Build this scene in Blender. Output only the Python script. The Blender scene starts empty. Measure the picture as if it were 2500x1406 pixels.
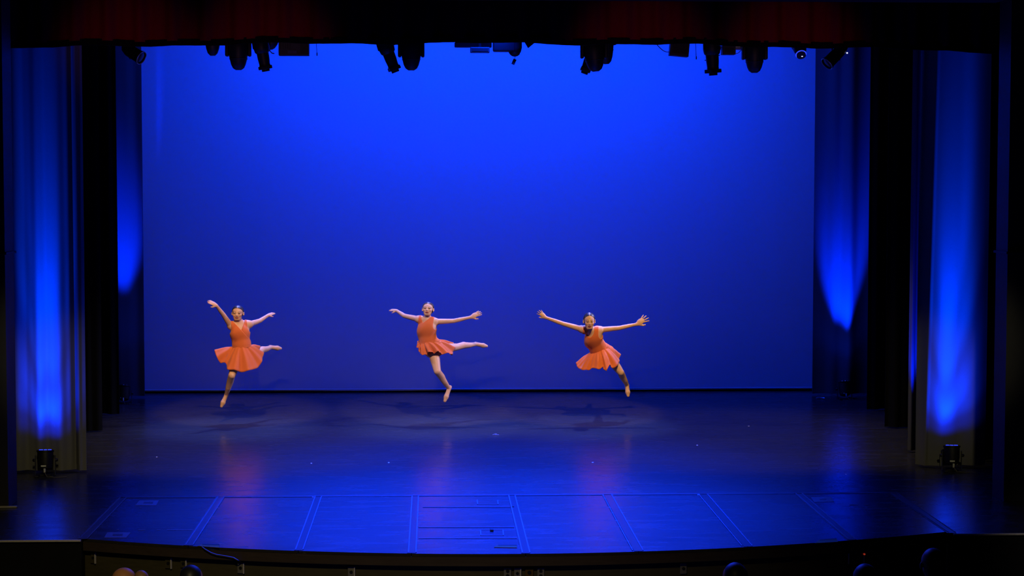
import bpy, bmesh, math, random
import numpy as np
from mathutils import Vector, Matrix

SC = bpy.context.scene
COL = SC.collection
R = math.radians
random.seed(4)

# ------------------------------------------------------------------ camera, world, exposure, lights
YAW, PITCH, ROLL, FPX, CAM_Z = R(2.4125), R(3.3428), R(0.0574), 4600.0, 3.75
_f = Vector((math.sin(YAW) * math.cos(PITCH), math.cos(YAW) * math.cos(PITCH), -math.sin(PITCH)))
_r0 = Vector((math.cos(YAW), -math.sin(YAW), 0))
_u0 = _r0.cross(_f)
_r = _r0 * math.cos(ROLL) + _u0 * math.sin(ROLL)
_u = -_r0 * math.sin(ROLL) + _u0 * math.cos(ROLL)
cam_data = bpy.data.cameras.new('camera')
cam = bpy.data.objects.new('camera', cam_data)
COL.objects.link(cam)
cam.matrix_world = Matrix(((_r.x, _u.x, -_f.x, 0), (_r.y, _u.y, -_f.y, 0), (_r.z, _u.z, -_f.z, CAM_Z), (0, 0, 0, 1)))
cam_data.sensor_width = 36
cam_data.lens = FPX * 36 / 2500
cam_data.clip_end = 200
SC.camera = cam

SC.view_settings.view_transform = 'Standard'
SC.view_settings.look = 'None'
SC.view_settings.gamma = 1
SC.view_settings.exposure = 0
SC.view_settings.use_curve_mapping = False

W = bpy.data.worlds.new('dark_hall')
W.use_nodes = True
W.node_tree.nodes['Background'].inputs[0].default_value = (0.35, 0.4, 1, 1)
W.node_tree.nodes['Background'].inputs[1].default_value = 0.0006
SC.world = W


def ray(px, py):
    return _r * ((px - 1250) / FPX) - _u * ((py - 703) / FPX) + _f


def at(px, py, Y):
    """point of the vertical plane y = Y seen at a pixel of the photograph"""
    d = ray(px, py)
    t = Y / d.y
    return Vector((d.x * t, Y, CAM_Z + d.z * t))


def fl(px, py, z=0.0):
    """point of the stage floor (or a level z) seen at a pixel of the photograph"""
    d = ray(px, py)
    t = (z - CAM_Z) / d.z
    return Vector((d.x * t, d.y * t, z))


def spot(name, loc, target, energy, color, angle, blend=0.6, radius=0.05):
    l = bpy.data.lights.new(name, 'SPOT')
    l.energy, l.color, l.spot_size, l.spot_blend, l.shadow_soft_size = energy, color, R(angle), blend, radius
    o = bpy.data.objects.new(name, l)
    COL.objects.link(o)
    o.location = loc
    o.rotation_euler = (Vector(target) - Vector(loc)).to_track_quat('-Z', 'Y').to_euler()
    return o


def area(name, loc, target, energy, color, sx, sy, spread=180):
    l = bpy.data.lights.new(name, 'AREA')
    l.shape = 'RECTANGLE'
    l.size, l.size_y, l.energy, l.color, l.spread = sx, sy, energy, color, R(spread)
    o = bpy.data.objects.new(name, l)
    COL.objects.link(o)
    o.location = loc
    o.rotation_euler = (Vector(target) - Vector(loc)).to_track_quat('-Z', 'Y').to_euler()
    return o


MX = 0.86                                   # middle of the stage
Y_CYC, Y_DANCE, Y_PIPE = 32.9, 28.8, 24.8
BLUE = (0.0, 0.045, 1.0)
DEEP = (0.0, 0.012, 1.0)
# cyclorama wash: strip lights on the last batten, above the valance line
area('cyclorama_wash', (MX, 29.9, 7.7), (MX, 32.9, 4.0), 520, (0.001, 0.034, 1.0), 8.4, 0.3, 150)
# blue backlights that pool on the downstage floor, lavender ones that rim the dancers
for bx in (-1.6, MX, 3.3):
    spot('blue_backlight', (bx, 31.2, 7.4), (MX + (bx - MX) * 0.3, 22.5, 0), 1800, (0.02, 0.05, 1.0), 50, 1.0, 0.12)
for bx, tx in ((-2.6, -2.95), (0.4, 0.1), (3.0, 2.45)):
    spot('lavender_backlight', (bx, 31.0, 7.2), (tx, 28.8, 1.4), 4200, (0.17, 0.26, 1.0), 25, 0.9, 0.1)
for bx, tx, e in ((6.9, 0.0, 2600), (-5.0, 0.6, 800)):
    spot('side_par_beam', (bx, 29.5, 4.8), (tx, 28.7, 1.0), e, (0.46, 0.46, 1.0), 34, 0.8, 0.08)
# blue downlights over the apron and over the middle of the stage
spot('apron_downlight', (0.6, 19.6, 9.5), (0.5, 20.6, 0), 52000, (0.0, 0.032, 1.0), 51, 1.0, 0.2)
spot('stage_downlight', (0.8, 24.0, 6.6), (0.6, 23.6, 0), 12000, (0.0, 0.035, 1.0), 80, 1.0, 0.15)
# warm front light from above the stage mouth, one beam for each dancer, and a dim wash of the floor
spot('front_beam', (-2.3, 23.0, 6.0), (-2.92, 28.8, 1.05), 1700, (1.0, 0.67, 0.36), 18.5, 0.4, 0.06)
spot('front_beam', (0.9, 23.0, 6.0), (0.10, 28.8, 1.08), 1850, (1.0, 0.76, 0.62), 18.5, 0.4, 0.06)
spot('front_beam', (3.1, 23.0, 6.0), (2.45, 28.7, 1.02), 1900, (1.0, 0.68, 0.20), 18.5, 0.4, 0.06)
for bx in (-2.4, 4.1):
    spot('floor_wash', (bx, 25.2, 6.2), (bx * 1.1, 26.6, 0), 420, (1.0, 0.80, 0.5), 66, 0.6, 0.2)
for bx, tx in ((-3.0, -4.62), (5.2, 6.32)):
    spot('curtain_wash', (bx, 14.0, 5.0), (tx, 24.0, 0.8), 330, (1.0, 0.88, 0.48), 14, 0.8, 0.1)
# added unseen spots that put a dim warm glow on the foot of the valance
for bx in (-3.6, -2.0, 2.5, 4.3):
    spot('valance_fill', (bx * 0.8, 14.0, 2.4), (bx, 22.7, 5.12), 190, (1.0, 0.45, 0.4), 13, 1.0, 0.1)
# weak house fill on the stage front and the first rows
spot('house_fill', (-1.6, 9.0, 6.5), (-1.2, 18.7, -0.3), 680, (1.0, 0.80, 0.38), 50, 1.0, 0.2)
for bx, tx in ((-4.0, -6.0), (5.0, 7.2)):  # narrow unseen spots added to brighten the pale wing nosing
    spot('house_fill', (bx, 9.0, 6.5), (tx, 19.5, -0.15), 700, (1.0, 0.88, 0.75), 13, 1.0, 0.2)


# ------------------------------------------------------------------ helpers
def tag(o, label=None, cat=None, group=None, kind=None):
    if label: o['label'] = label
    if cat: o['category'] = cat
    if group: o['group'] = group
    if kind: o['kind'] = kind
    return o


def empty(name, loc=(0, 0, 0), rot=(0, 0, 0)):
    o = bpy.data.objects.new(name, None)
    COL.objects.link(o)
    o.location, o.rotation_euler = loc, rot
    o.empty_display_size = 0.1
    return o


def mat(name, color, rough=0.6, spec=0.5, metal=0.0, noise=0.0, nscale=20, emit=None, estr=0, bump=0.0, sheen=0.0, vec=(1, 1, 1)):
    m = bpy.data.materials.new(name)
    m.use_nodes = True
    nt = m.node_tree
    b = nt.nodes['Principled BSDF']
    b.inputs['Base Color'].default_value = (*color, 1)
    b.inputs['Roughness'].default_value = rough
    b.inputs['Specular IOR Level'].default_value = spec
    b.inputs['Metallic'].default_value = metal
    if sheen:
        b.inputs['Sheen Weight'].default_value = sheen
    if emit:
        b.inputs['Emission Color'].default_value = (*emit, 1)
        b.inputs['Emission Strength'].default_value = estr
    if noise or bump:
        tc = nt.nodes.new('ShaderNodeTexCoord')
        mp = nt.nodes.new('ShaderNodeMapping')
        mp.inputs['Scale'].default_value = vec
        n = nt.nodes.new('ShaderNodeTexNoise')
        n.inputs['Scale'].default_value = nscale
        n.inputs['Detail'].default_value = 5
        nt.links.new(tc.outputs['Object'], mp.inputs[0])
        nt.links.new(mp.outputs[0], n.inputs[0])
        if noise:
            rmp = nt.nodes.new('ShaderNodeMapRange')
            rmp.inputs['To Min'].default_value = 1 - noise
            rmp.inputs['To Max'].default_value = 1 + noise
            mx = nt.nodes.new('ShaderNodeMix')
            mx.data_type, mx.blend_type = 'RGBA', 'MULTIPLY'
            mx.inputs['Factor'].default_value = 1
            mx.inputs['A'].default_value = (*color, 1)
            nt.links.new(n.outputs[0], rmp.inputs[0])
            nt.links.new(rmp.outputs[0], mx.inputs['B'])
            nt.links.new(mx.outputs['Result'], b.inputs['Base Color'])
        if bump:
            bp = nt.nodes.new('ShaderNodeBump')
            bp.inputs['Strength'].default_value = bump
            bp.inputs['Distance'].default_value = 0.01
            nt.links.new(n.outputs[0], bp.inputs['Height'])
            nt.links.new(bp.outputs[0], b.inputs['Normal'])
    return m


class MB:
    """collects shapes; build() links them as one mesh object"""

    def __init__(s):
        s.v, s.f = [], []

    def add(s, vs, fs):
        k = len(s.v)
        s.v += [Vector(p) for p in vs]
        s.f += [tuple(i + k for i in f) for f in fs]
        return s

    def box(s, c, d, M=None):
        c, (x, y, z) = Vector(c), [q / 2 for q in d]
        vs = [Vector((a * x, b * y, e * z)) for a in (-1, 1) for b in (-1, 1) for e in (-1, 1)]
        vs = [(M @ p if M else p) + c for p in vs]
        return s.add(vs, [(0, 1, 3, 2), (4, 6, 7, 5), (0, 4, 5, 1), (2, 3, 7, 6), (0, 2, 6, 4), (1, 5, 7, 3)])

    def bbox(s, c, d, b=0.008, M=None):
        """box with chamfered edges"""
        bm = bmesh.new()
        bmesh.ops.create_cube(bm, size=1)
        for v in bm.verts:
            v.co = Vector((v.co.x * d[0], v.co.y * d[1], v.co.z * d[2]))
        bmesh.ops.bevel(bm, geom=list(bm.edges), offset=b, segments=2, affect='EDGES', profile=0.5)
        bm.verts.index_update()
        vs = [(M @ v.co if M else v.co) + Vector(c) for v in bm.verts]
        fs = [tuple(v.index for v in f.verts) for f in bm.faces]
        bm.free()
        return s.add(vs, fs)

    def lathe(s, prof, n=24, M=None, c=(0, 0, 0)):
        """prof = [(radius, z)], closed at the ends, turned about z"""
        vs, fs = [], []
        for r, z in prof:
            for i in range(n):
                a = 2 * math.pi * i / n
                vs.append(Vector((r * math.cos(a), r * math.sin(a), z)))
        for k in range(len(prof) - 1):
            for i in range(n):
                j = (i + 1) % n
                fs.append((k * n + i, k * n + j, k * n + n + j, k * n + n + i))
        fs.append(tuple(range(n - 1, -1, -1)))
        fs.append(tuple(range((len(prof) - 1) * n, len(prof) * n)))
        vs = [(M @ p if M else p) + Vector(c) for p in vs]
        return s.add(vs, fs)

    def tube(s, pts, r, n=8):
        pts = [Vector(p) for p in pts]
        vs, fs = [], []
        for i, p in enumerate(pts):
            t = (pts[min(i + 1, len(pts) - 1)] - pts[max(i - 1, 0)]).normalized()
            a = t.cross(Vector((0.3, 0.2, 1))).normalized() if abs(t.z) < 0.95 else t.cross(Vector((1, 0.2, 0))).normalized()
            b = t.cross(a)
            for k in range(n):
                w = 2 * math.pi * k / n
                vs.append(p + (a * math.cos(w) + b * math.sin(w)) * r)
        for i in range(len(pts) - 1):
            for k in range(n):
                j = (k + 1) % n
                fs.append((i * n + k, i * n + j, i * n + n + j, i * n + n + k))
        fs.append(tuple(range(n - 1, -1, -1)))
        fs.append(tuple(range((len(pts) - 1) * n, len(pts) * n)))
        return s.add(vs, fs)

    def prism(s, outline, z0, z1):
        n = len(outline)
        vs = [(x, y, z0) for x, y in outline] + [(x, y, z1) for x, y in outline]
        fs = [tuple(range(n - 1, -1, -1)), tuple(range(n, 2 * n))]
        fs += [(i, (i + 1) % n, n + (i + 1) % n, n + i) for i in range(n)]
        return s.add(vs, fs)

    def build(s, name, m, parent=None, smooth=False, angle=40):
        me = bpy.data.meshes.new(name)
        me.from_pydata(s.v, [], s.f)
        bm = bmesh.new()
        bm.from_mesh(me)
        bmesh.ops.recalc_face_normals(bm, faces=bm.faces)
        if smooth:
            for f in bm.faces:
                f.smooth = True
            for e in bm.edges:
                if len(e.link_faces) == 2 and e.calc_face_angle(0) > R(angle):
                    e.smooth = False
        bm.to_mesh(me)
        bm.free()
        me.materials.append(m)
        o = bpy.data.objects.new(name, me)
        COL.objects.link(o)
        if parent:
            o.parent = parent
        return o


def dup(root, loc=None, rot=None):
    r = root.copy()
    COL.objects.link(r)
    if loc is not None: r.location = loc
    if rot is not None: r.rotation_euler = rot
    for ch in list(root.children):
        c = ch.copy()
        COL.objects.link(c)
        c.parent = r
        for g in ch.children:
            d = g.copy()
            COL.objects.link(d)
            d.parent = c
    return r


# ------------------------------------------------------------------ materials
M_black = mat('black_velour', (0.006, 0.006, 0.007), 1.0, 0.05, noise=0.3, nscale=40)
M_leg = mat('pale_velour', (0.16, 0.155, 0.14), 0.95, 0.1, noise=0.08, nscale=60, bump=0.02)
M_leg2 = mat('dim_velour', (0.10, 0.10, 0.095), 0.95, 0.1, noise=0.08, nscale=60, bump=0.02)
M_red = mat('red_velour', (0.22, 0.008, 0.014), 0.95, 0.1, noise=0.2, nscale=40, bump=0.2)
M_cyc = mat('cyclorama_cloth', (0.72, 0.72, 0.72), 0.9, 0.1, noise=0.02, nscale=6)
M_blackpaint = mat('black_paint', (0.008, 0.008, 0.009), 0.8, 0.2, noise=0.3, nscale=8)
M_pros = mat('dark_grey_paint', (0.034, 0.034, 0.038), 0.6, 0.3, noise=0.15, nscale=6)
M_fascia = mat('stained_wood', (0.075, 0.064, 0.026), 0.6, 0.3, noise=0.35, nscale=7, vec=(1, 1, 6))
M_lip = mat('lip_wood', (0.06, 0.042, 0.03), 0.6, 0.3, noise=0.35, nscale=6, vec=(0.6, 4, 8))
M_nose = mat('worn_aluminium', (0.7, 0.66, 0.6), 0.4, 0.5, metal=0.0, noise=0.2, nscale=30)
M_equip = mat('black_powder_coat', (0.007, 0.007, 0.008), 0.5, 0.4, noise=0.2, nscale=50)
M_equip2 = mat('grey_black_metal', (0.022, 0.022, 0.024), 0.5, 0.5, noise=0.2, nscale=50)
M_pipe = mat('grey_pipe', (0.25, 0.22, 0.22), 0.5, 0.5, metal=0.3, noise=0.1, nscale=30)
M_lens = mat('lens_glass', (0.02, 0.02, 0.05), 0.08, 0.9)
M_rim = mat('bright_metal_rim', (0.8, 0.8, 0.82), 0.25, 0.6, metal=0.6, noise=0.1, nscale=40)
M_label = mat('white_label', (0.7, 0.7, 0.62), 0.7, 0.3, noise=0.25, nscale=60)
M_led = mat('blue_led', (0.05, 0.05, 0.3), 0.3, 0.5, emit=(0.03, 0.06, 1.0), estr=1.4)
M_white_led_glint = mat('white_led_glint', (0.8, 0.8, 0.9), 0.3, 0.5, emit=(0.8, 0.8, 1.0), estr=1.2)
M_plate = mat('steel_plate', (0.30, 0.28, 0.22), 0.45, 0.5, metal=0.4, noise=0.25, nscale=40)
M_hole = mat('dark_socket', (0.01, 0.01, 0.01), 0.7, 0.3, noise=0.2, nscale=30)
M_tape = mat('frosted_tape', (0.043, 0.039, 0.042), 0.36, 0.4, noise=0.35, nscale=14, vec=(1, 0.3, 1))
M_seam = mat('dull_floor_tape', (0.036, 0.034, 0.037), 0.27, 0.4, noise=0.3, nscale=14, vec=(1, 0.3, 1))
M_gaff = mat('grey_gaffer_tape', (0.075, 0.073, 0.078), 0.55, 0.4, noise=0.3, nscale=25)
M_spike = mat('white_spike_tape', (0.85, 0.85, 0.9), 0.5, 0.4, noise=0.1, nscale=50)
M_brown = mat('brown_wood_edge', (0.13, 0.07, 0.008), 0.7, 0.3, noise=0.4, nscale=30)
M_cable = mat('grey_cable', (0.10, 0.09, 0.07), 0.6, 0.4, noise=0.2, nscale=40)


def floor_material():
    m = bpy.data.materials.new('worn_dance_vinyl')
    m.use_nodes = True
    nt = m.node_tree
    L = nt.links.new
    b = nt.nodes['Principled BSDF']
    tc = nt.nodes.new('ShaderNodeTexCoord')

    def noise(scale, vec, detail=6):
        mp = nt.nodes.new('ShaderNodeMapping')
        mp.inputs['Scale'].default_value = vec
        n = nt.nodes.new('ShaderNodeTexNoise')
        n.inputs['Scale'].default_value = scale
        n.inputs['Detail'].default_value = detail
        L(tc.outputs['Object'], mp.inputs[0])
        L(mp.outputs[0], n.inputs[0])
        return n.outputs[0]

    def ramp(src, lo, hi, a, c):
        r = nt.nodes.new('ShaderNodeMapRange')
        for k, v in zip(('From Min', 'From Max', 'To Min', 'To Max'), (lo, hi, a, c)):
            r.inputs[k].default_value = v
        L(src, r.inputs[0])
        return r.outputs[0]

    def mixc(fac, a, c):
        x = nt.nodes.new('ShaderNodeMix')
        x.data_type = 'RGBA'
        L(fac, x.inputs['Factor'])
        for key, val in (('A', a), ('B', c)):
            if isinstance(val, tuple):
                x.inputs[key].default_value = (*val, 1)
            else:
                L(val, x.inputs[key])
        return x.outputs['Result']

    broad = ramp(noise(0.9, (0.5, 1.4, 1)), 0.3, 0.7, 0, 1)
    scuff = ramp(noise(4.5, (0.7, 3.0, 1), 9), 0.58, 0.76, 0, 0.38)
    fine = ramp(noise(26, (0.35, 2.2, 1), 4), 0.64, 0.78, 0, 0.6)
    c = mixc(broad, (0.033, 0.032, 0.033), (0.041, 0.039, 0.040))
    c = mixc(scuff, c, (0.085, 0.08, 0.078))
    c = mixc(fine, c, (0.12, 0.115, 0.11))
    L(c, b.inputs['Base Color'])
    L(ramp(noise(3.0, (0.5, 2.0, 1)), 0.3, 0.7, 0.22, 0.30), b.inputs['Roughness'])
    b.inputs['Specular IOR Level'].default_value = 0.42
    bp = nt.nodes.new('ShaderNodeBump')
    bp.inputs['Strength'].default_value = 0.03
    bp.inputs['Distance'].default_value = 0.01
    L(noise(12, (0.5, 2.0, 1)), bp.inputs['Height'])
    L(bp.outputs[0], b.inputs['Normal'])
    return m


M_floor = floor_material()


def vcol_material(name, rough, spec, sss=0.0, noise=0.06, nscale=60):
    m = bpy.data.materials.new(name)
    m.use_nodes = True
    nt = m.node_tree
    b = nt.nodes['Principled BSDF']
    a = nt.nodes.new('ShaderNodeVertexColor')
    a.layer_name = 'tint'
    n = nt.nodes.new('ShaderNodeTexNoise')
    n.inputs['Scale'].default_value = nscale
    r = nt.nodes.new('ShaderNodeMapRange')
    r.inputs['To Min'].default_value, r.inputs['To Max'].default_value = 1 - noise, 1 + noise
    x = nt.nodes.new('ShaderNodeMix')
    x.data_type, x.blend_type = 'RGBA', 'MULTIPLY'
    x.inputs['Factor'].default_value = 1
    nt.links.new(n.outputs[0], r.inputs[0])
    nt.links.new(a.outputs[0], x.inputs['A'])
    nt.links.new(r.outputs[0], x.inputs['B'])
    nt.links.new(x.outputs['Result'], b.inputs['Base Color'])
    b.inputs['Roughness'].default_value = rough
    b.inputs['Specular IOR Level'].default_value = spec
    return m


M_skin = vcol_material('skin', 0.5, 0.35)
M_hair = vcol_material('brushed_hair', 0.48, 0.5, noise=0.25, nscale=120)
M_dress = mat('orange_jersey', (0.60, 0.125, 0.032), 0.75, 0.25, noise=0.06, nscale=90, bump=0.05, sheen=0.15)
M_dark_cloth = mat('dark_clothing', (0.012, 0.012, 0.016), 0.9, 0.2, noise=0.3, nscale=30)

# ------------------------------------------------------------------ stage shell
X0, X1 = -9.5, 11.2
JX = [-3.64 + 1.141 * i for i in range(9)]          # joints of the pit cover
Y_JOINT, Y_WING = 22.1, 19.53


def edge_y(x):
    return 18.63 + 0.0475 * (x - MX) ** 2


stage = MB()
stage.prism([(X0, Y_JOINT), (X1, Y_JOINT), (X1, 33.6), (X0, 33.6)], -0.03, 0)
stage.prism([(X0, Y_WING), (JX[0] - 0.004, Y_WING), (JX[0] - 0.004, Y_JOINT), (X0, Y_JOINT)], -0.03, 0)
stage.prism([(JX[8] + 0.004, Y_WING), (X1, Y_WING), (X1, Y_JOINT), (JX[8] + 0.004, Y_JOINT)], -0.03, 0)
floor = tag(stage.build('floor', M_floor), kind='structure')
for i in range(8):
    a, b = JX[i] + 0.004, JX[i + 1] - 0.004
    xs = [a + (b - a) * k / 6 for k in range(7)]
    out = [(b, Y_JOINT - 0.006), (a, Y_JOINT - 0.006)] + [(x, edge_y(x)) for x in xs]
    MB().prism(out, -0.03, random.uniform(-0.0015, 0.001)).build('floor_panel', M_floor, floor)


def strip(name, pts, w, m, z=0.0018, parent=floor):
    """flat band of tape along floor points"""
    mb = MB()
    for p, q in zip(pts[:-1], pts[1:]):
        p, q = Vector(p).to_2d(), Vector(q).to_2d()
        d = (q - p).normalized()
        n = Vector((-d.y, d.x)) * w / 2
        mb.prism([tuple(p - n), tuple(q - n), tuple(q + n), tuple(p + n)], z, z + 0.0022)
    return mb.build(name, m, parent)


# tape over the joints: two edges and a frosted middle
for i, x in enumerate(JX):
    yf = edge_y(x) + 0.01 if 0 < i < 8 else Y_WING + 0.02
    strip('joint_tape', [(x, Y_JOINT, 0), (x, yf, 0)], 0.10 if i in (0, 1, 7, 8) else 0.085, M_tape if i in (0, 1, 7, 8) else M_seam)
    for s in (-0.055, 0.05) if i in (5, 6) else (-0.03, 0.045):
        strip('tape_edge', [(x + s, Y_JOINT, 0), (x + s, yf + 0.03, 0)], 0.012, M_gaff, 0.0042)
strip('joint_tape', [(JX[0] - 0.06, Y_JOINT + 0.02, 0), (JX[8] + 0.06, Y_JOINT + 0.02, 0)], 0.10, M_tape)
for y in (1238, 1287, 1314):
    strip('tape_edge', [fl(1022 if y > 1240 else 1032, y), fl(1262 if y > 1300 else 1255, y)], 0.045, M_tape)


def floor_quad(name, px, m, z0=0.0005, z1=0.003):
    return MB().prism([tuple(fl(x, y).to_2d()) for x, y in px], z0, z1).build(name, m, floor)


for q, hole in (([(340, 1222), (388, 1222), (381, 1234), (330, 1234)], (351, 374, 1226, 1230)),
                ([(262, 1300), (319, 1300), (308, 1313), (254, 1313)], (276, 300, 1304, 1309)),
                ([(1980, 1214), (2028, 1213), (2036, 1225), (1988, 1226)], (2002, 2018, 1218, 1221))):
    floor_quad('floor_pocket', q, M_gaff)
    a, b, c, d = hole
    floor_quad('pocket_lid', [(a, c), (b, c), (b - 1, d), (a - 1, d)], M_tape, 0.003, 0.005)
# outlined pockets in the middle panel
for (a, b, c, d) in ((1173, 1228, 1294, 1307), (1165, 1215, 1221, 1231)):
    pts = [fl(a, c), fl(b, c), fl(b + 1, d), fl(a + 1, d), fl(a, c)]
    strip('pocket_frame', pts, 0.012, M_gaff, 0.002)
floor_quad('pocket_knob', [(1196, 1293), (1204, 1293), (1205, 1298), (1197, 1298)], M_hole, 0.003, 0.02)
# cut slots at the rim of the pit cover
for q in ([(494, 1329), (536, 1330), (535, 1338), (482, 1334)], [(1216, 1331), (1262, 1331), (1262, 1338), (1206, 1337)],
          [(2001, 1318), (2042, 1315), (2046, 1324), (1990, 1327)]):
    floor_quad('cut_slot', q, M_brown, 0.0008, 0.006)
    (ax, ay), (bx, by) = q[0], q[1]
    floor_quad('painted_slot_shade', [(ax, ay), (bx, by), (bx, by + 2.6), (ax, ay + 2.6)], M_hole, 0.006, 0.0075)  # dark strip laid on the brown, standing for shade inside the slot
# spike marks and scraps of tape on the floor
for a, b, y, t in ((762, 785, 1212.5, 1.6), (1242, 1247, 1210.5, 3), (1703, 1719, 1207.5, 1.4), (408, 470, 1293.5, 1.1), (383, 392, 1294, 1),
                   (338, 355, 1294, 1), (340, 346, 1239, 1), (2075, 2096, 1232.5, 1.2), (2109, 2120, 1232, 1), (285, 291, 1293, 1)):
    floor_quad('spike_mark', [(a, y - t / 2), (b, y - t / 2), (b, y + t / 2), (a, y + t / 2)], M_spike if t > 1.3 else M_gaff)
for a, y in ((758, 1131), (947, 1129.5), (1826, 1040.5), (1700, 1087), (381, 1116), (1445, 1129), (2063, 1158)):
    floor_quad('tape_scrap', [(a, y - 0.7), (a + 4, y - 0.7), (a + 4, y + 0.7), (a, y + 0.7)], M_spike)

scrap = MB()
p0 = fl(1210, 1062)
scrap.tube([p0 + Vector((-0.045, 0, 0.006)), p0 + Vector((-0.01, 0.01, 0.012)), p0 + Vector((0.03, -0.005, 0.007)), p0 + Vector((0.05, 0, 0.004))], 0.004, 6)
scrap.bbox(p0 + Vector((0.002, 0, 0.01)), (0.03, 0.02, 0.018), 0.004)
tag(scrap.build('feather_scrap', M_spike), 'small white scrap lying alone on the blue floor at centre stage', 'scrap')

# lip and wall of the pit rail
n = 48
xs = [JX[0] + (JX[8] - JX[0]) * k / n for k in range(n + 1)]
lip = MB().prism([(x, edge_y(x) - 0.002) for x in xs] + [(x, edge_y(x) + 0.10) for x in reversed(xs)], -0.125, -0.032)
tag(lip.build('trim_1', M_lip), kind='structure')
wf = MB().prism([(x, edge_y(x) + 0.10) for x in xs] + [(x, edge_y(x) + 0.25) for x in reversed(xs)], -1.35, -0.1255)
wall_front = tag(wf.build('wall_front', M_fascia), kind='structure')
MB().box(((X0 + JX[0]) / 2, Y_WING + 0.12, -0.695), (JX[0] - X0 - 0.02, 0.2, 1.31)).build('wall_wing', M_blackpaint, wall_front)
MB().box(((X1 + JX[8]) / 2, Y_WING + 0.12, -0.695), (X1 - JX[8] - 0.02, 0.2, 1.31)).build('wall_wing', M_blackpaint, wall_front)
tag(MB().bbox(((X0 + JX[0]) / 2, Y_WING - 0.012, -0.008), (JX[0] - X0 - 0.02, 0.022, 0.02), 0.003).build('trim_2', M_nose), kind='structure')
tag(MB().bbox(((X1 + JX[8]) / 2, Y_WING - 0.012, -0.008), (X1 - JX[8] - 0.02, 0.022, 0.02), 0.003).build('trim_3', M_nose), kind='structure')
tag(MB().box((0.85, 10.5, -1.45), (24, 19, 0.2)).build('floor_auditorium', M_blackpaint), kind='structure')
tag(MB().box((0.85, 33.75, 4), (24, 0.2, 8.3)).build('wall_back', M_blackpaint), kind='structure')
tag(MB().box((X0 - 0.1, 26.6, 4), (0.2, 14.2, 8.3)).build('wall_left', M_blackpaint), kind='structure')
tag(MB().box((X1 + 0.1, 26.6, 4), (0.2, 14.2, 8.3)).build('wall_right', M_blackpaint), kind='structure')

tag(MB().box((0.85, 27.7, 8.25), (24, 12.5, 0.2)).build('ceiling', M_blackpaint), kind='structure')

# proscenium sides: thick returns with a dado moulding and a base plate
XL, XR = at(21, 1230, 21.5).x, at(2450, 1215, 21.5).x
pl = tag(MB().box(((X0 + XL) / 2, 21.72, 4), (XL - X0, 0.45, 8)).build('wall_proscenium_left', M_pros), kind='structure')
pr = tag(MB().box(((X1 + XR) / 2, 21.72, 4), (X1 - XR, 0.45, 8)).build('wall_proscenium_right', M_pros), kind='structure')
zd = at(25, 618, 21.6).z
tag(MB().bbox((XL - 0.6, 21.70, zd), (1.26, 0.52, 0.03), 0.008).build('trim_4', M_pros), kind='structure')
tag(MB().bbox((XR + 0.6, 21.70, zd), (1.26, 0.52, 0.03), 0.008).build('trim_5', M_pros), kind='structure')
tag(MB().bbox((XL - 0.55, 21.47, 0.011), (1.3, 0.04, 0.018), 0.004).build('trim_6', M_nose), kind='structure')
tag(MB().box((MX, 21.72, 6.9), (XR - XL - 0.01, 0.44, 2.2)).build('wall_proscenium_top', M_blackpaint), kind='structure')


# ------------------------------------------------------------------ drapes
def drape(name, x0, x1, Y, z0, z1, m, folds, label, cat='curtain', thick=0.012, nx=None, group=None, hem=None, scallop=None, nz_=14):
    """folds(x, t) -> depth offset, t = 0 at the floor, 1 at the top"""
    nx = nx or max(24, int((x1 - x0) / 0.018))
    nz = nz_
    vs, fs = [], []
    for k in range(nz + 1):
        t = k / nz
        for i in range(nx + 1):
            x = x0 + (x1 - x0) * i / nx
            zz = z0 + (scallop(x) if scallop else 0)
            vs.append((x, Y + folds(x, t), zz + (z1 - zz) * t))
    for k in range(nz):
        for i in range(nx):
            a = k * (nx + 1) + i
            fs.append((a, a + 1, a + nx + 2, a + nx + 1))
    me = bpy.data.meshes.new(name)
    me.from_pydata(vs, [], fs)
    for p in me.polygons:
        p.use_smooth = True
    me.materials.append(m)
    o = bpy.data.objects.new(name, me)
    COL.objects.link(o)
    md = o.modifiers.new('cloth', 'SOLIDIFY')
    md.thickness, md.offset = thick, 0
    es = o.modifiers.new('crisp_edge', 'EDGE_SPLIT')
    es.split_angle = R(60)
    tag(o, label, cat, group)
    if hem:
        hm = MB()
        hs = 0.07
        pts = [(x0 + (x1 - x0) * i / 60) for i in range(61)]
        v2, f2 = [], []
        for sgn in (-1, 1):
            for zz in (z0, z0 + hs):
                for x in pts:
                    v2.append((x, Y + folds(x, 0) + sgn * (thick / 2 + 0.006), zz))
        q = len(pts)
        for a in (0, 2):
            for i in range(q - 1):
                f2.append((a * q + i, a * q + i + 1, (a + 1) * q + i + 1, (a + 1) * q + i))
        for i in range(q - 1):
            f2.append((i, i + 1, 2 * q + i + 1, 2 * q + i))
            f2.append((q + i, q + i + 1, 3 * q + i + 1, 3 * q + i))
        hm.add(v2, f2)
        hm.build('hem', m, o, smooth=True)
    return o


def wavy(seed, a, lam, soft=1.0):
    rn = random.Random(seed)
    ph = [rn.uniform(0, 6.28) for _ in range(4)]

    def f(x, t):
        g = 0.55 + 0.45 * (1 - t)
        return a * g * (math.sin(x * 6.283 / lam + ph[0] + 0.6 * math.sin(x * 2.1 / lam + ph[1])) + 0.35 * soft * math.sin(x * 6.283 / lam * 2.3 + ph[2] + 0.5 * t))
    return f


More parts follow.
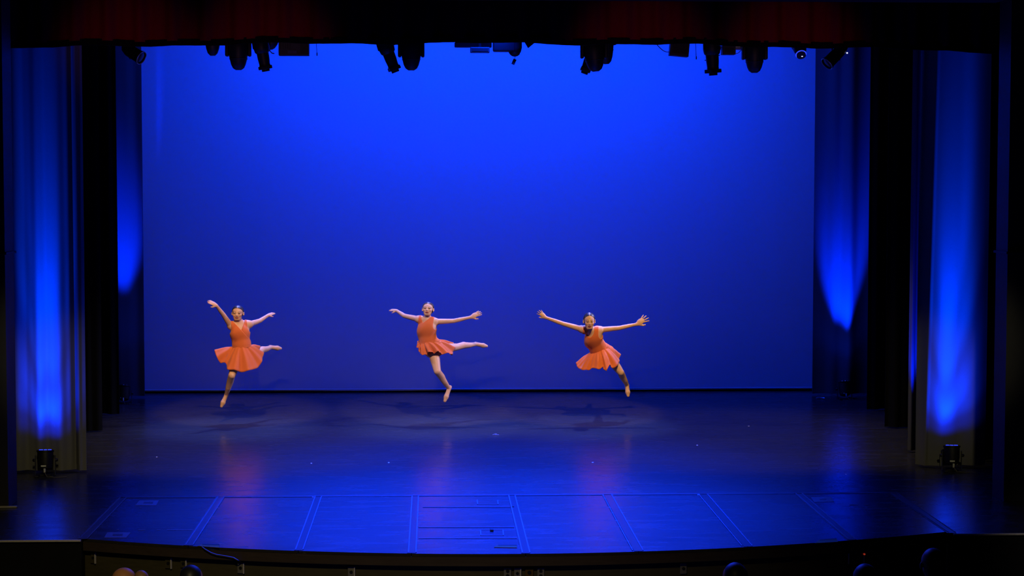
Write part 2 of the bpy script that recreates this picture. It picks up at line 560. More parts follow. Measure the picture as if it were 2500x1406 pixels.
# cyclorama, hung a little above the floor on its pipe pocket
cyc = drape('cyclorama', -6.1, 7.9, Y_CYC, 0.03, 8.0, M_cyc, lambda x, t: 0.004 * math.sin(x * 1.3) * (1 - t), 'huge plain pale backdrop cloth lit blue across the rear of the stage', 'backdrop', 0.01, nx=90)
MB().tube([(-6.1, Y_CYC, 0.052), (7.9, Y_CYC, 0.052)], 0.014, 10).build('bottom_pipe', M_cyc, cyc, smooth=True)


def px_x(px, py, Y):
    return at(px, py, Y).x


# lit legs beside the cyclorama
YC = 32.25


def lobes(x, t):
    a, b = px_x(2072, 650, YC), px_x(2032, 650, YC)
    return wavy(5, 0.012, 0.5)(x, t) - 0.13 * math.exp(-((x - a) / 0.13) ** 2) - 0.05 * math.exp(-((x - b) / 0.10) ** 2)


drape('leg_curtain', px_x(150, 700, YC), px_x(349, 540, YC), YC, 0.03, 7.6, M_leg2, wavy(3, 0.022, 0.5), 'blue uplit leg curtain between the black legs and left edge of the backdrop', hem=True)
drape('leg_curtain', px_x(1987, 540, YC), px_x(2260, 700, YC), YC, 0.03, 7.6, M_leg2, lobes, 'blue uplit leg curtain beside the right edge of the backdrop', hem=True)
# black legs
for side, Y, pin, out, lab in ((0, 27.9, 247, -8.6, 'plain black leg curtain just behind the left uplit front curtain'),
                               (0, 29.9, 291, -8.6, 'second black leg curtain on the left, beside the uplit leg by the backdrop'),
                               (1, 27.9, 2163, 10.4, 'plain black leg curtain behind the right uplit front curtain'),
                               (1, 30.1, 2116, 10.4, 'second black leg curtain on the right, edging the uplit leg by the backdrop')):
    xi = px_x(pin, 900, Y)
    a, b = (out, xi) if side == 0 else (xi, out)
    drape('black_leg', a, b, Y, 0.02, 7.6, M_black, wavy(int(Y * 10) + side, 0.06, 0.4), lab, nx=180)


# front legs, uplit
YF = 24.05


def fold_left(x, t):
    b = wavy(11, 0.035, 0.30, 0.6)(x, t)
    e = px_x(190, 700, YF)
    return b - 0.05 * math.exp(-((x - e) / 0.03) ** 2) + 0.05 * math.exp(-((x - e + 0.07) / 0.03) ** 2)


def fold_right(x, t):
    b = wavy(17, 0.03, 0.46, 0.35)(x, t)
    e = px_x(2283 - 20 * (1 - t), 700, YF)
    d = x - e
    return b + (0.09 * (1 - math.exp(-(d / 0.06) ** 2)) - 0.03 * math.exp(-(d / 0.025) ** 2) if d < 0 else -0.03 * math.exp(-(d / 0.025) ** 2))


drape('front_curtain', px_x(20, 700, YF), px_x(207, 700, YF), YF, 0.03, 6.4, M_leg, fold_left, 'tall blue uplit front curtain beside the left proscenium side', hem=True, nx=160)
drape('front_curtain', px_x(2246, 700, YF), px_x(2412, 700, YF), YF, 0.03, 6.4, M_leg, fold_right, 'tall blue uplit front curtain beside the right proscenium side', hem=True, nx=420, nz_=40)
YG = 25.4
drape('inner_curtain', px_x(2222, 740, YG), px_x(2330, 740, YG), YG, 0.03, 6.6, M_leg2, wavy(23, 0.03, 0.09, 0.4), 'narrow strip of curtain peeping out behind the right front curtain', nx=140)
# outer masking behind the proscenium sides
drape('masking_curtain', -8.9, px_x(30, 700, 24.6), 24.6, 0.02, 6.6, M_black, wavy(31, 0.05, 0.4), 'black masking curtain behind the left proscenium side', nx=160)
drape('masking_curtain', px_x(2395, 700, 24.6), 10.6, 24.6, 0.02, 6.6, M_black, wavy(33, 0.05, 0.4), 'black masking curtain behind the right proscenium side', nx=160)

# red valance with a dark lining hem
YV = 22.7
zv = at(1250, 106, YV).z


def scal(x):
    u = (x - MX) / 5.6
    return -0.075 * u * u + 0.012 * math.sin(x * 2.6) + 0.008 * math.sin(x * 6.1 + 1)


def vfold(x, t):
    s = math.sin(x * 6.283 / 0.42 + 0.8 * math.sin(x * 1.7))
    return 0.05 * s * (0.7 + 0.3 * t) + 0.02 * math.sin(x * 6.283 / 0.19)


val = drape('valance', -5.35, 7.25, YV, zv + 0.055, 6.6, M_red, vfold, 'dark red pleated velvet valance across the top of the stage opening', 'curtain', nx=700, scallop=scal)
vl = MB()
v2, f2 = [], []
N = 240
for i in range(N + 1):
    x = -5.35 + 12.6 * i / N
    z = zv + scal(x)
    y = YV + 0.6 * vfold(x, 0)
    v2 += [(x, y - 0.012, z), (x, y - 0.012, z + 0.075), (x, y + 0.012, z + 0.075), (x, y + 0.012, z)]
for i in range(N):
    for k in range(4):
        a, b = i * 4 + k, i * 4 + (k + 1) % 4
        f2.append((a, b, b + 4, a + 4))
vl.add(v2, f2).build('hem', M_black, val, smooth=True)


# ------------------------------------------------------------------ floor uplights (LED pars standing on a bracket)
def par_uplight(name, loc, rz, label, h, tilt, energy, cone, group, spill=0.006, sway=0, core=0):
    root = empty(name, loc, (0, 0, rz))
    tag(root, label, 'stage light', group)
    Mt = Matrix.Rotation(R(tilt), 3, 'X')
    c = Vector((0, 0, h - 0.13))
    can = MB().lathe([(0.05, -0.12), (0.085, -0.10), (0.098, -0.02), (0.10, 0.10), (0.108, 0.105), (0.108, 0.125), (0.09, 0.126), (0.09, 0.112)], 28, Mt, c)
    can.build('can', M_equip, root, smooth=True)
    lens = MB().lathe([(0.088, 0.108), (0.088, 0.114)], 28, Mt, c)
    lens.build('lens', M_lens, root)
    leds = MB()
    for k in range(8):
        a = 6.283 * k / 8
        leds.lathe([(0.013, 0.0), (0.013, 0.012), (0.008, 0.020)], 8, Mt, c + Mt @ Vector((0.066 * math.cos(a), 0.066 * math.sin(a), 0.114)))
    leds.build('led_ring', M_led, root)['kind'] = 'stuff'
    yk = MB()
    for s in (-1, 1):
        yk.box((s * 0.122, 0, (h - 0.08) / 2 + 0.01), (0.008, 0.035, h - 0.08))
    yk.box((0, 0, 0.012), (0.25, 0.035, 0.008))
    yk.build('bracket', M_equip2, root)
    for s in (-1, 1):
        MB().lathe([(0.02, 0), (0.02, 0.02), (0.012, 0.03)], 12, Matrix.Rotation(R(90 * s), 3, 'Y'), (s * 0.126, 0, h - 0.13)).build('knob', M_equip, root, smooth=True)
        MB().bbox((s * 0.09, -0.02, 0.012), (0.05, 0.26, 0.02), 0.006).build('foot', M_equip, root)
    MB().box((-0.01, -0.1015, h - 0.19), (0.062, 0.003, 0.018), Mt).build('label_sticker', M_label, root)
    cb = MB().tube([(0.0, -0.07, h - 0.24), (0.01, -0.13, 0.06), (0.04, -0.16, 0.012), (0.16, -0.19, 0.008), (0.28, -0.15, 0.008)], 0.006, 6)
    cb.build('cable', M_cable, root, smooth=True)
    MB().lathe([(0.012, 0), (0.014, 0.05)], 10, None, (0.005, -0.115, 0.06)).build('plug', M_label, root, smooth=True)
    # its own beam
    root_m = Matrix.Rotation(rz, 3, 'Z')
    p = Vector(loc) + root_m @ (c + Mt @ Vector((0, 0, 0.135)))
    d = root_m @ (Matrix.Rotation(R(sway), 3, 'Y') @ Matrix.Rotation(R(tilt), 3, 'X') @ Vector((0, 0, 1)))
    spot('par_beam', p, p + d, energy, (0.0, 0.038 if core else 0.016, 1.0), cone, 1.0, 0.05)
    if core:
        d2 = root_m @ (Matrix.Rotation(R(-5.6), 3, 'X') @ Vector((0, 0, 1)))
        spot('par_beam', p, p + root_m @ (Matrix.Rotation(R(-17), 3, 'X') @ Vector((0, 0, 1))), energy * 0.16, (0.0, 0.03, 1.0), 44, 1.0, 0.05)
        spot('par_beam', p, p + d2, core, (0.0, 0.03, 1.0), 11.5, 1.0, 0.05)
    spot('par_spill', p, p + d, energy * spill * 5, (0.0, 0.03, 1.0), 84, 1.0, 0.05)
    spot('par_spill', p, p + d, energy * spill, (0.0, 0.02, 1.0), 135, 1.0, 0.05)
    return root


G = 'blue uplights standing in front of the side curtains'
par_uplight('par_uplight', (fl(117, 1157).x, 23.77, 0), R(4), 'black par uplight on the floor before the left front curtain', 0.33, -7.5, 3200, 22, G, 0.013, core=8000)
par_uplight('par_uplight', (fl(2330, 1153).x, 23.77, 0), R(-6), 'black par uplight on the floor before the right front curtain', 0.33, -7.5, 3200, 22, G, 0.013, core=8000)
par_uplight('par_uplight', fl(2062, 974), R(0), 'small black par uplight in front of the leg at the right of the backdrop', 0.30, -16, 8000, 26, G, 0.0005, sway=2)
par_uplight('par_uplight', fl(303, 985), R(0), 'black par uplight half hidden by black legs at the left of the backdrop', 0.30, -18, 7500, 20, G, 0.0005, sway=-4)
spot('par_beam', (px_x(2236, 900, 25.2), 25.15, 0.35), (px_x(2236, 900, 25.2), 25.42, 2.2), 1500, (0, 0.012, 1), 26, 1.0, 0.05)

# connector left on the floor by the backdrop
q = fl(2000, 974)
cn = MB().tube([q + Vector((-0.05, 0, 0.015)), q + Vector((0.02, 0.01, 0.02)), q + Vector((0.09, -0.02, 0.015))], 0.012, 8)
cn.bbox(q + Vector((-0.01, 0, 0.02)), (0.05, 0.03, 0.03), 0.006)
tag(cn.build('cable_connector', M_rim, smooth=True), 'small silvery cable connector on the floor at the right foot of the backdrop', 'connector')


# ------------------------------------------------------------------ lighting rig over the stage
zp = at(1250, 62, Y_PIPE).z
pipe = MB().tube([(-5.4, Y_PIPE, zp), (7.2, Y_PIPE, zp)], 0.026, 12).build('batten_pipe', M_equip, smooth=True)
tag(pipe, 'long black lighting pipe hidden above the valance hem carrying the lamps', 'pipe')


for k in range(6):
    lx = -5.0 + 2.38 * k
    MB().tube([(lx, Y_PIPE, zp), (lx, Y_PIPE, 8.12)], 0.006, 6).build('lift_line', M_equip, pipe)


def rot_to(ax):
    """matrix whose -z axis points along ax"""
    return Vector(ax).normalized().to_track_quat('-Z', 'Y').to_matrix()


def clamp_part(root, x, z):
    """hook clamp from the pipe down to height z, in world units about root"""
    top = zp - root.location.z
    c = MB()
    c.lathe([(0.034, -0.02), (0.034, 0.02)], 14, Matrix.Rotation(R(90), 3, 'Y'), (x, 0, top))
    c.box((x, 0, (top + z) / 2), (0.03, 0.03, abs(top - z)))
    c.build('clamp', M_equip, root)


def moving_head(px, bottom, yoke_bottom, half_w, label, aim=(0, 0, -1), body=None):
    """px = middle; bottom = pixel row of the nose; half_w = half yoke width in pixels"""
    s = FPX / Y_PIPE
    yb = at(px, yoke_bottom, Y_PIPE)
    nose = at(px, bottom, Y_PIPE)
    hw = half_w / s
    L = (yb.z - nose.z) + 0.09                       # pivot to nose
    root = empty('moving_head', (yb.x, Y_PIPE, yb.z + 0.09))
    tag(root, label, 'stage light', 'moving head lights on the pipe')
    M = rot_to(aim)
    r = hw * 0.76
    prof = [(0.30 * r, 0.60 * L), (0.72 * r, 0.57 * L), (0.98 * r, 0.40 * L), (1.04 * r, 0.1 * L), (1.0 * r, -0.15 * L), (0.90 * r, -0.45 * L),
            (0.76 * r, -0.72 * L), (0.58 * r, -0.90 * L), (0.34 * r, -0.985 * L), (0.12 * r, -1.0 * L)]
    head = MB().lathe(prof, 32, M).build('head', M_equip, root, smooth=True)
    MB().lathe([(0.30 * r, -0.99 * L), (0.30 * r, -1.004 * L)], 20, M).build('lens', M_lens, head)
    ring = MB()
    for k in range(24):
        a0 = 6.283 * k / 24
        ring.tube([M @ Vector((0.92 * r * math.cos(a0 + j * 0.131), 0.92 * r * math.sin(a0 + j * 0.131), -0.46 * L)) for j in range(3)], 0.004, 5)
    ring.build('seam_ring', M_equip2, head)
    for sg in (-1, 1):
        y = MB().bbox((sg * (hw - 0.022), 0, 0.03), (0.046, 0.12, 0.24), 0.018)
        y.build('yoke_arm', M_equip, root, smooth=True, angle=60)
        MB().lathe([(0.026, 0), (0.026, hw - 0.03 - r * 0.8)], 12, Matrix.Rotation(R(90 * -sg), 3, 'Y'), (sg * (hw - 0.03), 0, 0)).build('pivot', M_equip2, root, smooth=True)
    top = zp - root.location.z
    bz = min(top - 0.10, 0.25)
    MB().bbox((0, 0, 0.20), (hw * 2, 0.2, 0.11), 0.02).build('base_box', M_equip, root, smooth=True, angle=60)
    for sg in (-0.6, 0.6):
        clamp_part(root, sg * hw, 0.25)
    return root


moving_head(519, 136, 92, 27, 'moving head light mostly hidden by the valance, only its round nose showing')
moving_head(582, 171, 138, 31, 'moving head light with full yoke showing, beside the round nose on the left')
moving_head(1004, 172, 140, 32, 'moving head light right next to the slanted spotlight at mid left')
moving_head(1450, 175, 143, 33, 'moving head light overlapped by a tilted spotlight nose at mid right', aim=(0.10, -0.05, -1))
mh_far = moving_head(1492, 147, 99, 28, 'half hidden moving head light touching the right of another moving head', aim=(0.05, 0, -1))
moving_head(1842, 178, 146, 31, 'moving head light between the straight spotlight and the glinting lens')
def outrigger(root, dy):
    MB().box((0, -dy / 2, zp - root.location.z), (0.03, abs(dy) + 0.06, 0.03)).build('outrigger', M_equip, root)


mh_far.location.y += 0.85
outrigger(mh_far, 0.85)
mh = moving_head(1946, 157, 107, 26, 'moving head light turned to show its glowing blue ringed lens', aim=(0.03, -0.75, -0.8))
for ch in list(mh.children):
    if ch.name.startswith('head'):
        ring = MB()
        Mh = rot_to((0.03, -0.75, -0.8))
        Lh = (at(1946, 107, Y_PIPE).z - at(1946, 157, Y_PIPE).z) + 0.09
        for k in range(32):
            a = 6.283 * k / 32
            ring.tube([Mh @ Vector((0.066 * math.cos(a + j * 0.0985), 0.066 * math.sin(a + j * 0.0985), -Lh * 0.93)) for j in range(3)], 0.0055, 6)
        ring.build('lens_ring', M_led, ch)
        MB().lathe([(0.062, -Lh * 0.90), (0.062, -Lh * 1.0)], 28, Mh).build('front_lens', M_lens, ch)
        MB().bbox(Mh @ Vector((-0.012, -0.01, -Lh * 1.003)), (0.02, 0.012, 0.012), 0.003).build('painted_glint', M_white_led_glint, ch)  # glowing chip stands in for the white glint on the lens


def ellipsoidal(p_top, p_end, label, body_r=0.09, depth=0.0, dy=0.0, clip=True):
    """profile spotlight from the pixel of its rear to the pixel of its nose"""
    a = at(*p_top, Y_PIPE + dy)
    b = at(*p_end, Y_PIPE + dy)
    b.y += depth
    ax = b - a
    L = ax.length
    root = empty('profile_spotlight', a)
    tag(root, label, 'stage light', 'profile spotlights on the pipe')
    M = rot_to(ax)
    r = body_r
    MB().lathe([(0.3 * r, 0.02), (0.8 * r, 0.0), (1.02 * r, -0.08 * L), (1.08 * r, -0.3 * L), (0.98 * r, -0.42 * L), (0.80 * r, -0.46 * L)], 24, M).build('lamp_housing', M_equip, root, smooth=True)
    MB().lathe([(0.80 * r, -0.44 * L), (0.78 * r, -0.62 * L), (0.70 * r, -0.80 * L), (0.74 * r, -0.805 * L), (0.74 * r, -0.83 * L), (0.66 * r, -0.835 * L), (0.66 * r, -0.9 * L)], 24, M).build('barrel', M_equip, root, smooth=True)
    fr = MB()
    fr.bbox(M @ Vector((0, 0, -0.885 * L)), (1.5 * r, 1.5 * r, 0.1 * L), 0.006, M)
    fr.build('gel_frame', M_equip, root)
    MB().lathe([(0.52 * r, -0.93 * L), (0.52 * r, -1.0 * L)], 20, M).build('snoot', M_equip, root, smooth=True)
    for k, (sx, zz) in enumerate(((1, 0.5), (-1, 0.42), (1, 0.34), (-1, 0.60))):
        MB().tube([M @ Vector((sx * 0.7 * r, 0, -zz * L)), M @ Vector((sx * 1.5 * r, 0, -zz * L + 0.01))], 0.006, 6).build('shutter_handle', M_equip, root)
    yk = MB()
    for sg in (-1, 1):
        yk.tube([M @ Vector((0, sg * 1.1 * r, -0.3 * L)), M @ Vector((0, sg * 1.15 * r, -0.1 * L)) + Vector((0, 0, 0.04)), Vector((0, sg * 0.3 * r, max(0.06, zp - a.z - 0.08)))], 0.012, 6)
    yk.build('yoke', M_equip, root, smooth=True)
    clamp_part(root, 0, max(0.04, zp - a.z - 0.1))
    if dy:
        MB().box((0, -dy / 2, zp - a.z), (0.03, abs(dy) + 0.06, 0.03)).build('outrigger', M_equip, root)
    return root


ellipsoidal((634, 92), (649, 174), 'profile spotlight pointing down beside the second moving head from the left', 0.098, 0.03)
ellipsoidal((934, 92), (966, 176), 'slanted profile spotlight pointing down to the right at mid left', 0.098, 0.04)
ellipsoidal((1456, 100), (1426, 180), 'tilted profile spotlight whose nose peeps from behind a moving head', 0.09, 0.0, 0.45)
ellipsoidal((1736, 92), (1742, 184), 'profile spotlight hanging straight down at the right of the grey box', 0.108, 0.02)


def hung_box(name, x0, x1, y1, label, cat, m=M_equip2, depth=0.16, Y=Y_PIPE, tilt=0.0, y0=96):
    a, b = at(x0, y0, Y), at(x1, y1, Y)
    root = empty(name, ((a.x + b.x) / 2, Y, (a.z + b.z) / 2), (0, R(tilt), 0))
    tag(root, label, cat)
    w, h = b.x - a.x, a.z - b.z
    MB().bbox((0, 0, 0), (w, depth, h), 0.006).build('housing', m, root)
    clamp_part(root, 0, h / 2)
    return root, w, h


r, w, h = hung_box('strip_light', 681, 755, 136.5, 'wide black box lamp with a pale sticker hanging under the valance', 'stage light')
MB().box((-0.02, -0.083, -h / 2 + 0.045), (0.115, 0.004, 0.04)).build('sticker', M_gaff, r)
MB().box((w / 2 - 0.06, -0.083, 0.0), (0.10, 0.004, h * 0.9)).build('side_panel', M_equip, r)
for k in range(5):
    MB().box((-w / 2 + 0.03 + k * 0.03, -0.084, 0.03), (0.012, 0.006, h * 0.5)).build('cooling_fin', M_equip, r)
r, w, h = hung_box('power_box', 1635, 1681, 138, 'grey black box hanging alone beside a looped cable', 'box', tilt=5)
MB().box((0, -0.083, 0), (w * 0.8, 0.004, h * 0.7)).build('front_panel', M_equip, r)
cb = MB()
cb.tube([at(1602 + 4 * k, 107 + 20 * math.sin(min(1, k / 7) * 1.57), Y_PIPE) for k in range(9)], 0.005, 6)
tag(cb.build('looped_cable', M_equip, smooth=True), 'thin cable looping down beside the hanging grey box', 'cable')
r, w, h = hung_box('driver_box', 1148, 1195, 129, 'small flat black box under a blue tinted bar at centre', 'box', y0=116)
MB().box((0, -0.083, 0), (w * 0.85, 0.004, h * 0.5)).build('front_panel', M_equip, r)
for px, py, wd, ht, lab in ((1155, 110, 0.49, 0.07, 'short pale bar above the small flat black box at centre'), (1796, 117, 0.43, 0.05, 'short pale bar beside the straight profile spotlight')):
    p = at(px, py, Y_PIPE + 0.2)
    root = empty('batten_bar', p)
    tag(root, lab, 'bar')
    MB().bbox((0, 0, 0), (wd, 0.05, ht), 0.012).build('bar', M_pipe, root)
    for sg in (-0.35, 0.35):
        MB().box((sg * wd, 0, (zp - p.z) / 2), (0.02, 0.03, zp - p.z)).build('strut', M_equip, root)
        MB().box((sg * wd, -0.1, zp - p.z), (0.02, 0.26, 0.03)).build('bracket', M_equip, root)
r, w, h = hung_box('driver_box', 1762, 1794, 134, 'little black box attached next to the straight profile spotlight', 'box', y0=112)
MB().box((0, -0.083, 0), (w * 0.7, 0.004, h * 0.5)).build('front_panel', M_equip, r)
MB().tube([(w / 2, 0, -0.05), (w / 2 + 0.05, 0, -0.03), (w / 2 + 0.10, 0, 0.02)], 0.004, 6).build('lead', M_equip, r)

# centre fixture with a hanging tag
root = empty('fresnel_lamp', at(1238, 105, Y_PIPE))
tag(root, 'square black lamp at centre with a round lens and a little tag hanging below', 'stage light')
s = Y_PIPE / FPX
MB().bbox((-0.04, 0, -0.03), (0.29, 0.2, 0.17), 0.02).build('housing', M_equip, root, smooth=True, angle=60)
MB().lathe([(0.095, 0.06), (0.095, -0.06), (0.08, -0.12), (0.045, -0.155), (0.01, -0.165)], 24, None, (0.10, 0, 0)).build('lens_hood', M_equip, root, smooth=True)
MB().tube([(0.10 + 0.075 * math.cos(a), 0, -0.10 + 0.072 * math.sin(a)) for a in [math.pi + math.pi * k / 12 for k in range(13)]], 0.006, 6).build('handle', M_equip, root, smooth=True)
t = MB().box((0.09, 0, -0.245), (0.042, 0.02, 0.075), Matrix.Rotation(R(24), 3, 'Y'))
t.tube([(0.107, 0, -0.168), (0.103, 0, -0.215)], 0.003, 5)
t.build('hanging_tag', M_equip, root)
clamp_part(root, -0.04, 0.05)

# odd silhouettes: barn door tips, lamp tail, hanging cords
root = empty('scoop_lamp', at(664, 100, Y_PIPE + 0.34))
tag(root, 'dark curved lamp tail peeking out left of the wide box lamp', 'stage light')
MB().lathe([(0.085, 0.06), (0.085, -0.02), (0.075, -0.07), (0.05, -0.105), (0.015, -0.118)], 20, Matrix.Rotation(R(25), 3, 'Y')).build('reflector', M_equip, root, smooth=True)
MB().tube([(-0.02, 0, -0.09), (-0.03, 0, -0.13), (0.0, 0, -0.16), (0.03, 0, -0.165)], 0.007, 6).build('handle', M_equip, root, smooth=True)
clamp_part(root, 0, 0.04)
outrigger(root, 0.34)
root = empty('barn_door_lamp', at(1293, 98, Y_PIPE))
tag(root, 'pointed flap of a lamp poking below the valance right of the hanging tag', 'stage light')
MB().prism([(-0.09, 0.0), (0.09, 0.0), (0.03, 0.0), (0.0, 0.0)], 0, 0.001) if False else None
flap = MB()
flap.add([(-0.10, -0.012, 0.03), (0.11, -0.012, 0.0), (-0.02, -0.012, -0.105), (-0.10, 0.012, 0.03), (0.11, 0.012, 0.0), (-0.02, 0.012, -0.105)],
         [(0, 1, 2), (5, 4, 3), (0, 3, 4, 1), (1, 4, 5, 2), (2, 5, 3, 0)])
flap.build('barn_door', M_equip, root)
MB().lathe([(0.08, 0.1), (0.09, 0.02), (0.07, 0.0)], 20).build('housing', M_equip, root, smooth=True)
clamp_part(root, 0, 0.09)
for px, y1, lab in ((772, 136, 'thin cord dangling right of the wide box lamp'), (1698, 145, 'thin straight cord dangling left of the straight profile spotlight')):
    a, b = at(px, 62, Y_PIPE), at(px + 2, y1, Y_PIPE)
    c = MB().tube([a, a.lerp(b, 0.5) + Vector((-0.006, 0, 0)), b], 0.0035, 6)
    c.tube([b + Vector((0, 0, 0.04)), b], 0.007, 6)
    tag(c.build('dangling_cord', M_equip), lab, 'cord')


# side pars on a second pipe, tilted to the stage
zp2 = at(1250, 60, 27.2).z
pipe2 = MB().tube([(-6.2, 27.2, zp2), (8.3, 27.2, zp2)], 0.026, 12).build('batten_pipe', M_equip, smooth=True)
tag(pipe2, 'second black lighting pipe further upstage carrying the two side par lamps', 'pipe')
for k in range(6):
    lx = -5.6 + 2.6 * k
    MB().tube([(lx, 27.2, zp2), (lx, 27.2, 8.12)], 0.006, 6).build('lift_line', M_equip, pipe2)


def boom_par(p0, p1, Y, label, dy):
    a, b = at(*p0, Y), at(*p1, Y)
    b.y += dy
    root = empty('boom_par', a)
    tag(root, label, 'stage light')
    ax = b - a
    L = ax.length
    M = rot_to(ax)
    MB().lathe([(0.03, 0.03), (0.06, 0.0), (0.088, -0.25 * L), (0.092, -0.9 * L), (0.10, -0.92 * L), (0.10, -0.985 * L), (0.086, -0.985 * L), (0.086, -0.94 * L)], 24, M).build('can', M_equip, root, smooth=True)
    MB().lathe([(0.085, -0.945 * L), (0.06, -0.965 * L), (0.02, -0.975 * L)], 24, M).build('lens', M_lens, root, smooth=True)
    rim = MB()
    for k in range(28):
        q = 6.283 * k / 28
        rim.tube([M @ Vector((0.098 * math.cos(q + j * 0.1122), 0.098 * math.sin(q + j * 0.1122), -0.99 * L)) for j in range(3)], 0.006, 6)
    rim.build('lens_rim', M_rim, root, smooth=True)
    yk = MB()
    for sg in (-1, 1):
        yk.tube([M @ Vector((0, sg * 0.10, -0.5 * L)), M @ Vector((0, sg * 0.11, -0.2 * L)) + Vector((0, 0, 0.1)), Vector((0, sg * 0.02, 0.22))], 0.01, 6)
    yk.build('yoke', M_equip, root, smooth=True)
    MB().bbox(M @ Vector((-0.05, -0.085, -0.15 * L)), (0.02, 0.02, 0.02), 0.004).build('status_led', M_white_led_glint, root)
    cl = MB().box((0, 0, (zp2 - a.z + 0.2) / 2), (0.03, 0.03, zp2 - a.z - 0.2))
    cl.build('hanger', M_equip, root)
    return root


boom_par((2062, 112), (2014, 158), 27.2, 'black par lamp at top right angled down left, with bright lens rim', -0.12)
boom_par((304, 116), (349, 143), 27.2, 'black par lamp at top left angled down right, with bright lens rim', -0.12)

# ------------------------------------------------------------------ plates on the pit wall
def wall_plate(px, y0, y1, w_px, label, holes=1, m=M_plate, bright_edge=0):
    Yw = edge_y(fl(px, 1350).x) + 0.10
    a, b = at(px - w_px / 2, y0, Yw), at(px + w_px / 2, y1, Yw)
    w, h = b.x - a.x, a.z - b.z
    c = ((a.x + b.x) / 2, edge_y((a.x + b.x) / 2) + 0.085, (a.z + b.z) / 2)
    sl = 2 * 0.0475 * (c[0] - MX)
    root = empty('outlet_plate', c, (0, 0, math.atan(sl)))
    tag(root, label, 'outlet', 'outlet plates along the stage front')
    MB().bbox((0, 0, 0), (w, 0.014, h), 0.003).build('plate', m, root)
    for k in range(holes):
        zz = (k - (holes - 1) / 2) * h * 0.42
        MB().lathe([(min(w, h) * 0.24, -0.004), (min(w, h) * 0.24, 0.004)], 14, Matrix.Rotation(R(90), 3, 'X'), (0, -0.009, zz)).build('socket', M_hole, root)
    if bright_edge:
        MB().box((bright_edge * w / 2, -0.008, 0), (0.009, 0.02, h)).build('bright_edge', M_nose, root)
    return root


wall_plate(226, 1350, 1377, 14, 'dim outlet plate nearest the left corner of the stage front', 1, M_fascia, 1)
wall_plate(411, 1362, 1388, 17, 'dark outlet plate above left of the dark haired head, with a bright edge', 1, M_fascia, 1)
wall_plate(448, 1365, 1386, 16, 'small metal bracket plate just right of a dark plate with bright edge', 1, M_fascia, 1)
wall_plate(588, 1373, 1399, 17, 'outlet plate where the loose cable ends on the stage front', 1, M_plate, 1)
wall_plate(858, 1382, 1409, 17, 'tall outlet plate alone, left of centre on the stage front', 1, M_plate, 1)
wall_plate(1239, 1385, 1412, 18, 'double socket plate at the middle of the stage front', 2, M_plate)
wall_plate(1263, 1385, 1412, 16, 'bright edged slot plate directly right of the double socket plate', 1, M_plate, 1)
wall_plate(1292, 1385, 1408, 20, 'dark brown square plate between two pale plates at the middle', 1, M_brown)
wall_plate(1320, 1385, 1412, 17, 'double socket plate right of the dark brown square plate', 2, M_plate)
wall_plate(1668, 1374, 1400, 16, 'single outlet plate alone on the right half of the stage front', 1, M_plate)
wall_plate(1943, 1361, 1371, 16, 'dim reddish plate near the right end of the stage front', 1, M_brown)
wall_plate(2068, 1352, 1378, 10, 'thin dark plate with a bright edge near the right corner', 1, M_fascia, 1)
red = wall_plate(2106, 1350, 1375, 10, 'thin dark plate beside a red sparkle near the right corner', 1, M_fascia, 1)

MB().lathe([(0.009, 0.012), (0.009, -0.004), (0.004, -0.009)], 10, Matrix.Rotation(R(90), 3, 'X'), (0.022, -0.012, 0.035)).build('red_indicator', mat('red_indicator', (0.4, 0.02, 0.01), 0.4, 0.5, emit=(1.0, 0.08, 0.03), estr=0.25), red)
cable = []
for px, py in ((488, 1332), (500, 1340), (515, 1349), (530, 1354), (550, 1357), (570, 1361), (580, 1367), (586, 1376)):
    Yc = edge_y(fl(px, 1340).x) - 0.045
    cable.append(at(px, py, Yc))
cable[0] = fl(488, 1333) + Vector((0, 0, 0.008))
cable[-1].y += 0.09
tag(MB().tube(cable, 0.006, 6).build('loose_cable', M_cable, smooth=True), 'loose cable hanging from the stage edge down to an outlet plate', 'cable')
